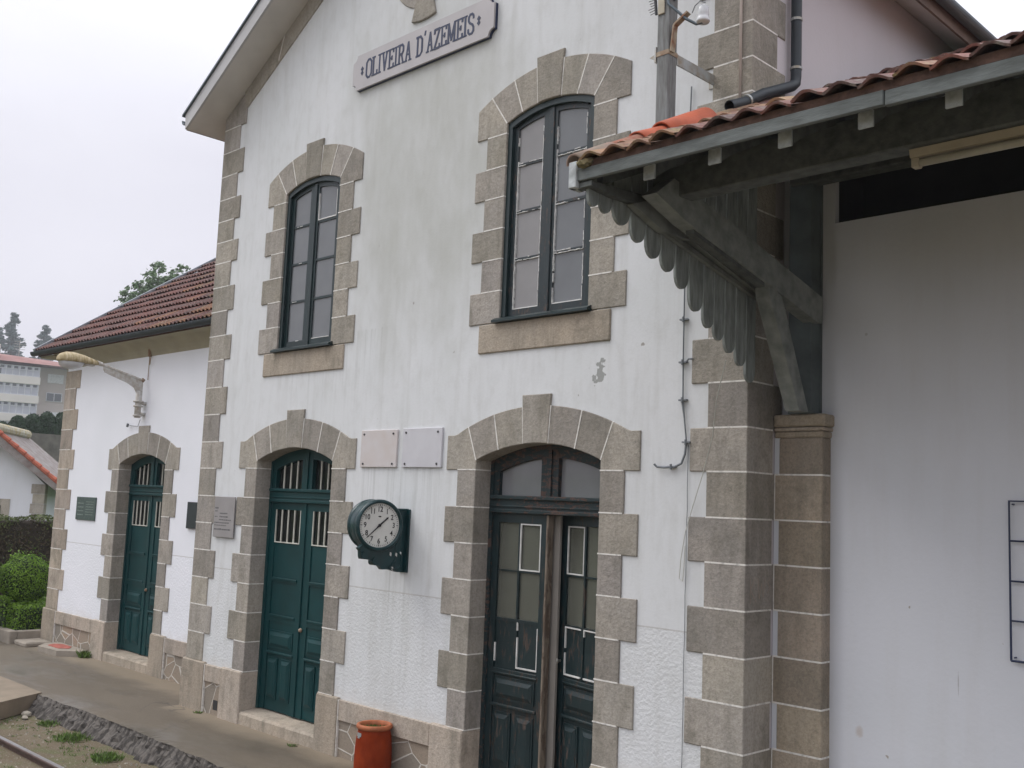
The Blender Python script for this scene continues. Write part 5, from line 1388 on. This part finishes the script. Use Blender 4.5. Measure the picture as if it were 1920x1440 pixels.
def boxhedge(name, x0, x1, y0, y1, z0, z1, n, size, m1, mtop, label, cat='hedge', wav=.05, core=MLBI, group=None):
    T = thing(name, ((x0+x1)/2, (y0+y1)/2, z0), label, cat, group)
    mb = MB(); mb.box(x0+.06, x1-.06, y0+.06, y1-.06, z0, z1-.07, .04); build('core', mb, core, T)
    rr = random.Random(int(abs(x0*13+z1*7)))
    A = [(x1-x0)*(y1-y0), (y1-y0)*(z1-z0), (x1-x0)*(z1-z0)]
    def fn(rr):
        k = rr.random()*(A[0]+2*A[1]+2*A[2]); u, v = rr.random(), rr.random()
        if k < A[0]: p = Vector((x0+u*(x1-x0), y0+v*(y1-y0), z1)); n_ = Vector((0, 0, 1))
        elif k < A[0]+2*A[1]: s_ = rr.random() < .6; p = Vector((x1 if s_ else x0, y0+u*(y1-y0), z0+v*(z1-z0))); n_ = Vector((1 if s_ else -1, 0, 0))
        else: s_ = rr.random() < .6; p = Vector((x0+u*(x1-x0), y0 if s_ else y1, z0+v*(z1-z0))); n_ = Vector((0, -1 if s_ else 1, 0))
        wv = wav*(math.sin(p.x*5.1+p.z*3)+math.sin(p.y*6.3+p.z*4.1))*.5
        p = p+n_*(wv-abs(rr.gauss(0, .03))); return p, n_
    lo, hi = MB(), MB()
    full = MB(); leafcloud(full, fn, n, size, rr)
    for f in range(len(full.f)):
        vs_ = [full.v[i] for i in full.f[f]]; zc = vs_[0][2]
        (hi if zc > z1-.12-.1*math.sin(vs_[0][1]*7) else lo).add(vs_, [(0, 1, 2, 3)])
    build('foliage', lo, m1, T, fixn=False); build('top_growth', hi, mtop, T, fixn=False)
boxhedge('box_hedge', -19.6, -18.05, .28, 1.6, .1, .585, 9000, .03, MLB, MLB, 'low clipped green hedge behind the garden kerb')
boxhedge('box_hedge', -21.5, -18.35, -.6+.75, .30, .1, .70, 5000, .03, MLB, MLB, 'low rounded green hedge along the kerb at the left picture edge')
boxhedge('tall_hedge', -22.2, -21.3, -1.2, 9.0, 0, 1.93, 30000, .05, MLH2, MLHT, 'long browned hedge with a green top behind the clipped shrubs', wav=.06, core=simple('hedge_core', (.035, .026, .017), .95, .4, 8))

# ------------------------------------------------------------------ outhouse
OH = thing('outhouse', (-36, 6.6, 0), 'small white outhouse with stone corner and clay verge tiles behind the hedge', 'building')
o_ = Vector((-36, 7.53, 0)); uu = Vector((-.55, -.835, 0)).normalized(); nn = Vector((uu.y, -uu.x, 0))   # uu: along wall to the left, nn: outward
if nn.x < 0: nn = -nn
def OP(s_, z, d=0): return o_+uu*s_+Vector((0, 0, z))+nn*d
def oprism(mb, pts, d0, d1):
    n = len(pts); mb.add([OP(a, b, d0) for a, b in pts]+[OP(a, b, d1) for a, b in pts], [tuple(range(n)), tuple(range(2*n-1, n-1, -1))]+[(i, (i+1) % n, n+(i+1) % n, n+i) for i in range(n)])
W_ = 3.3; ez = 2.62; ap = 4.25
mb = MB(); oprism(mb, [(0, 0), (.85, 0), (1.25+.0, 0), (W_, 0), (W_, ez), (W_/2, ap-.15), (0, ez)], 0, -4.0); build('wall', mb, MWR, OH)
mb = MB()
for i in range(8): oprism(mb, [(-.01, .33*i), (.36+.06*(i % 2), .33*i), (.36+.06*(i % 2), .33*i+.32), (-.01, .33*i+.32)], .02, -.4)
build('quoin', mb, MG, OH)
mb = MB(); oprism(mb, [(1.05, 0), (2.2, 0), (2.2, 2.1), (1.05, 2.1)], .03, -.1); dd_ = build('door_surround', mb, MG, OH)
mb = MB(); oprism(mb, [(1.32, 0), (1.95, 0), (1.95, 1.88), (1.32, 1.88)], .04, -.05); build('door', mb, MDK, OH)
mb = MB()
for (a, b) in (((-.62, 2.55), (W_/2, ap+.12)), ((W_+.62, 2.55), (W_/2, ap+.12))):
    oprism(mb, [a, b, (b[0], b[1]-.36), (a[0], a[1]-.26)], .45, -4.3)
build('roof', mb, simple('weathered_barge', (.27, .25, .24), .9, .4, 4, c2=(.16, .12, .11)), OH)
mb = MB()
for sg in (-1, 1):
    a = Vector((W_/2, ap+.16)); b = Vector((W_/2+sg*(W_/2+.66), 2.56)); n_ = 9
    for i in range(n_):
        p, q_ = a+(b-a)*i/n_, a+(b-a)*(i+1)/n_
        mb.tube([OP(p.x, p.y, .42), OP(q_.x, q_.y+.02, .42)], .075, 8, r1=.09)
build('verge_tile', mb, simple('outhouse_terracotta', (.42, .11, .06), .8, .4, 6), OH)
mb = MB(); mb.tube([OP(W_/2, ap+.2, .5), OP(W_/2, ap+.2, -4)], .17, 10); build('ridge_tile', mb, simple('ridge_pale', (.42, .42, .38), .9, .5, 5, c2=(.33, .24, .08)), OH)

# retaining wall
mb = MB(); mb.box(-46.4, -46, 8.8, 30, 2.2, 4.82)
solo('retaining_wall', mb, MRW, 'dark mossy stone retaining wall on the bank behind the outhouse', 'wall')
# conifer hedge row
CY = [(10.1, 5.25), (10.8, 5.35), (11.5, 5.7), (12.15, 5.85), (12.8, 6.0), (13.5, 6.05)]
names = ['leftmost dark conifer of the row above the retaining wall, cut by the picture edge', 'second dark conifer from the left above the retaining wall', 'third dark conifer from the left above the retaining wall', 'fourth dark conifer from the left above the retaining wall', 'fifth dark conifer from the left, tall, above the retaining wall', 'dark conifer of the row touching the station corner stones']
for i, (y, zt_) in enumerate(CY):
    T = thing('hedge_conifer', (-50, y, 3.8), names[i], 'conifer', 'conifers above the retaining wall')
    c = (-50, y, 4.7); h = zt_-3.9
    mb = MB(); core_ball(mb, (-50, y, 3.9+h*.48), .36, h*.5/.36*.92); build('core', mb, MLBI, T)
    def fn(rr, y=y, h=h):
        u = rr.random(); a = rr.uniform(0, 6.283); r = .50*(1-u**4)**.5*(1+.14*math.sin(a*5+u*9)); return (-50+r*math.cos(a), y+r*math.sin(a), 3.9+h*u+rr.uniform(-.05, .08)), (math.cos(a), math.sin(a), .5)
    mb = MB(); leafcloud(mb, fn, 4200, .10, random.Random(i)); build('foliage', mb, MLC, T, fixn=False)

# ------------------------------------------------------------------ apartment building
AP = thing('apartment_building', (-141, 42, 9), 'cream four-storey apartment block with glazed balconies and red roof on the hill', 'building')
ao = Vector((-141.8, 46.75, 0)); au = Vector((-.22, -.975, 0)).normalized(); an = Vector((.975, -.22, 0)).normalized()
def APt(s_, z, d=0): return ao+au*s_+Vector((0, 0, z))+an*d
def abox(mb, s0, s1, z0, z1, d0, d1):
    mb.add([APt(s0, z0, d0), APt(s1, z0, d0), APt(s1, z0, d1), APt(s0, z0, d1), APt(s0, z1, d0), APt(s1, z1, d0), APt(s1, z1, d1), APt(s0, z1, d1)],
           [(0, 3, 2, 1), (4, 5, 6, 7), (0, 1, 5, 4), (1, 2, 6, 5), (2, 3, 7, 6), (3, 0, 4, 7)])
mcream = simple('cream_render', (.66, .62, .59), .9, .1, .3); mbeige = simple('beige_render', (.44, .39, .37), .9, .1, .3)
mwin = simple('pale_shutter', (.42, .43, .50), .5, .2, .8); mdkw = simple('dark_glazing', (.10, .11, .13), .2); mfrw = simple('white_frame', (.62, .63, .66), .6)
mb = MB(); abox(mb, 0, 16, 4, 18.3, 0, -9); build('wall', mb, mcream, AP)
mb = MB(); abox(mb, -6.5, 0, 4, 18.5, -1.6, -9); abox(mb, -14, -6.5, 4, 17.5, -2.4, -9); build('stair_wing', mb, mbeige, AP)
flo = [(15.0+1.35+1.2*0, 17.75), (12.95+.65, 14.95), (10.6+.15, 12.1), (7.6+.3, 9.3)]
flo = [(16.9, 18.25), (14.4, 15.95), (11.9, 13.45), (9.35, 10.9)]
for (a, b) in flo:
    mb = MB(); abox(mb, -.05, 10.2, a-.98, a, .5, -.2); build('balcony', mb, mcream, AP)
    mb = MB(); abox(mb, .1, 6.6, a, b, .3, 0); abox(mb, 7.4, 10, a, b, .3, 0); w_ = build('window', mb, mwin, AP)
    mb = MB(); n_ = 8
    for i in range(n_+1): s_ = .1+6.5*i/n_; abox(mb, s_-.04, s_+.04, a, b, .36, .25)
    abox(mb, .1, 6.6, a+.0, a+.1, .37, .25); abox(mb, .1, 6.6, b-.08, b, .37, .25); abox(mb, .1, 6.6, b-.5, b-.44, .37, .25)
    build('frame', mb, mfrw, w_)
    mb = MB(); abox(mb, 4.7, 5.1, a+.05, b-.3, .33, .28); [abox(mb, .3+i*.82, .75+i*.82, b-.42, b-.1, .33, .28) for i in range(8)]; build('dark_pane', mb, mdkw, w_)
for (z, bl) in ((16.7, True), (14.2, False), (11.6, True)):
    mb = MB(); abox(mb, -3.2, -1.2, z-.2, z+1.0, -1.5, -1.7); w_ = build('window', mb, mfrw, AP)
    if not bl: mb = MB(); abox(mb, -3.1, -2.25, z-.1, z+.9, -1.45, -1.6); abox(mb, -2.15, -1.3, z-.1, z+.9, -1.45, -1.6); build('dark_pane', mb, mdkw, w_)
mb = MB(); a_ = [(-.6, .9), (-.6, -9.6)]
v_ = [APt(-7, 18.55, .9), APt(17, 18.8, .9), APt(17, 18.8, -9.6), APt(-7, 18.55, -9.6), APt(-2, 19.8, -4.4), APt(15, 20.6, -4.4)]
mb.add(v_, [(0, 1, 5, 4), (1, 2, 5), (2, 3, 4, 5), (3, 0, 4), (0, 3, 2, 1)]); build('roof', mb, simple('far_red_roof', (.27, .13, .115), .85, .2, .8), AP)
mb = MB(); abox(mb, 5.0, 6.9, 18.9, 20.9, -.3, -1.8); build('chimney', mb, mcream, AP)
mb = MB(); mb.tube([APt(2.3, 19, -4), APt(2.3, 22.2, -4)], .05, 5); [mb.tube([APt(1.6, 20.9+.35*i, -4), APt(3.0, 20.9+.35*i, -4)], .04, 4) for i in range(4)]; build('antenna', mb, MGAL, AP)

# ------------------------------------------------------------------ trees
def branch_leaves(mb, p0, p1, r, n, size, rr):
    p0, p1 = Vector(p0), Vector(p1)
    for i in range(n):
        t_ = rr.random(); c_ = p0.lerp(p1, t_); v = Vector((rr.gauss(0, 1), rr.gauss(0, 1), rr.gauss(0, .7)))*r*(1.05-.6*t_)
        p = c_+v; d = Vector((rr.uniform(-1, 1), rr.uniform(-1, 1), rr.uniform(-1, 1))).normalized(); a = d.orthogonal().normalized(); b = d.cross(a); s_ = size*rr.uniform(.6, 1.4)
        mb.add([p-a*s_*.5, p+b*s_*.35, p+a*s_*.6, p-b*s_*.35], [(0, 1, 2, 3)])
def conifer(x, y, z0, z1, w_, label, seed, n=46):
    rr = random.Random(seed); T = thing('conifer_tree', (x, y, z0), label, 'tree', 'tall conifers behind the apartment block')
    mb = MB(); mb.tube([(x, y, z0), (x+.1, y, (z0+z1)/2), (x, y, z1-.4)], .4, 8, r1=.05); tr = MB()
    lf = MB(); H = z1-z0
    for i in range(n):
        u = .25+.75*(i/n)**.9; z = z0+H*u; a = rr.uniform(0, 6.283); L_ = w_*1.25*(1-u)**.75*rr.uniform(.55, 1.2)+.25
        e_ = (x+L_*math.cos(a), y+L_*math.sin(a), z+L_*.12); mb.tube([(x, y, z), e_], .07, 4, r1=.02)
        branch_leaves(lf, (x, y, z), e_, .22+.42*(1-u), int(60+190*L_/w_), .42, rr)
    build('trunk', mb, MTRK, T); build('crown', lf, MLT, T, fixn=False)
conifer(-200, 63.0, 14, 34.2, 3.6, 'taller conifer behind the apartment block chimney', 3, 60)
conifer(-200, 60.6, 14, 31.2, 3.0, 'conifer cut by the left picture edge, beside the taller one', 5, 40)
conifer(-200, 68.9, 14, 32.8, 3.4, 'shorter conifer right of the chimney, above the wing eave', 4, 54)
def poplar(x, y, z0, label):
    T = thing('deciduous_tree', (x, y, z0), label, 'tree'); rr = random.Random(8); mb = MB(); lf = MB()
    mb.tube([(x, y, z0), (x, y, z0+5), (x+.2, y+.2, 12.5)], .3, 8, r1=.1)
    tops = [(-1.75, 14.5), (-1.45, 14.1), (-1.1, 15.0), (-.75, 14.9), (-.4, 15.5), (-.05, 16.4), (.1, 16.5), (.4, 15.6), (.75, 15.7), (1.0, 16.3), (1.3, 16.5), (1.6, 16.3), (1.85, 15.8), (2.1, 15.2), (-1.9, 13.6), (-.6, 14.3), (.5, 14.7), (1.4, 15.0), (.1, 14.6), (-1.2, 13.8)]
    for (dy, z) in tops:
        dx = rr.uniform(-.8, .8); b = Vector((x+dx*.3, y+dy*.45, 11.5)); e_ = Vector((x+dx, y+dy, z-.1))
        mb.tube([b, e_], .06, 5, r1=.015)
        for k in range(26):
            t_ = rr.uniform(.15, 1); p = b.lerp(e_, t_); sp = .70*(1.12-t_)+.16
            q_ = p+Vector((rr.uniform(-1, 1)*sp, rr.uniform(-1, 1)*sp, rr.uniform(-.05, .32))); mb.tube([p, q_], .014, 3); branch_leaves(lf, q_, q_+Vector((0, 0, .1)), .14, 30, .17, rr)
    build('trunk', mb, MTRK, T); build('crown', lf, MLP, T, fixn=False)
poplar(-60, 22.4, 2, 'airy tree with loose foliage rising behind the wing roof')

# ------------------------------------------------------------------ damp air
m = bpy.data.materials.new('damp_air'); m.use_nodes = True; t = m.node_tree; t.nodes.clear()
o_m = N(t, 'ShaderNodeOutputMaterial'); v_m = N(t, 'ShaderNodeVolumePrincipled')
v_m.inputs['Color'].default_value = (.93, .95, 1, 1); v_m.inputs['Density'].default_value = .001; v_m.inputs['Anisotropy'].default_value = .2
t.links.new(v_m.outputs[0], o_m.inputs['Volume'])
mb = MB(); mb.box(-920, 920, -920, 920, -1.2, 40)
tag(build('haze', mb, m), 'thin damp haze hanging in the air', 'haze', kind='stuff')
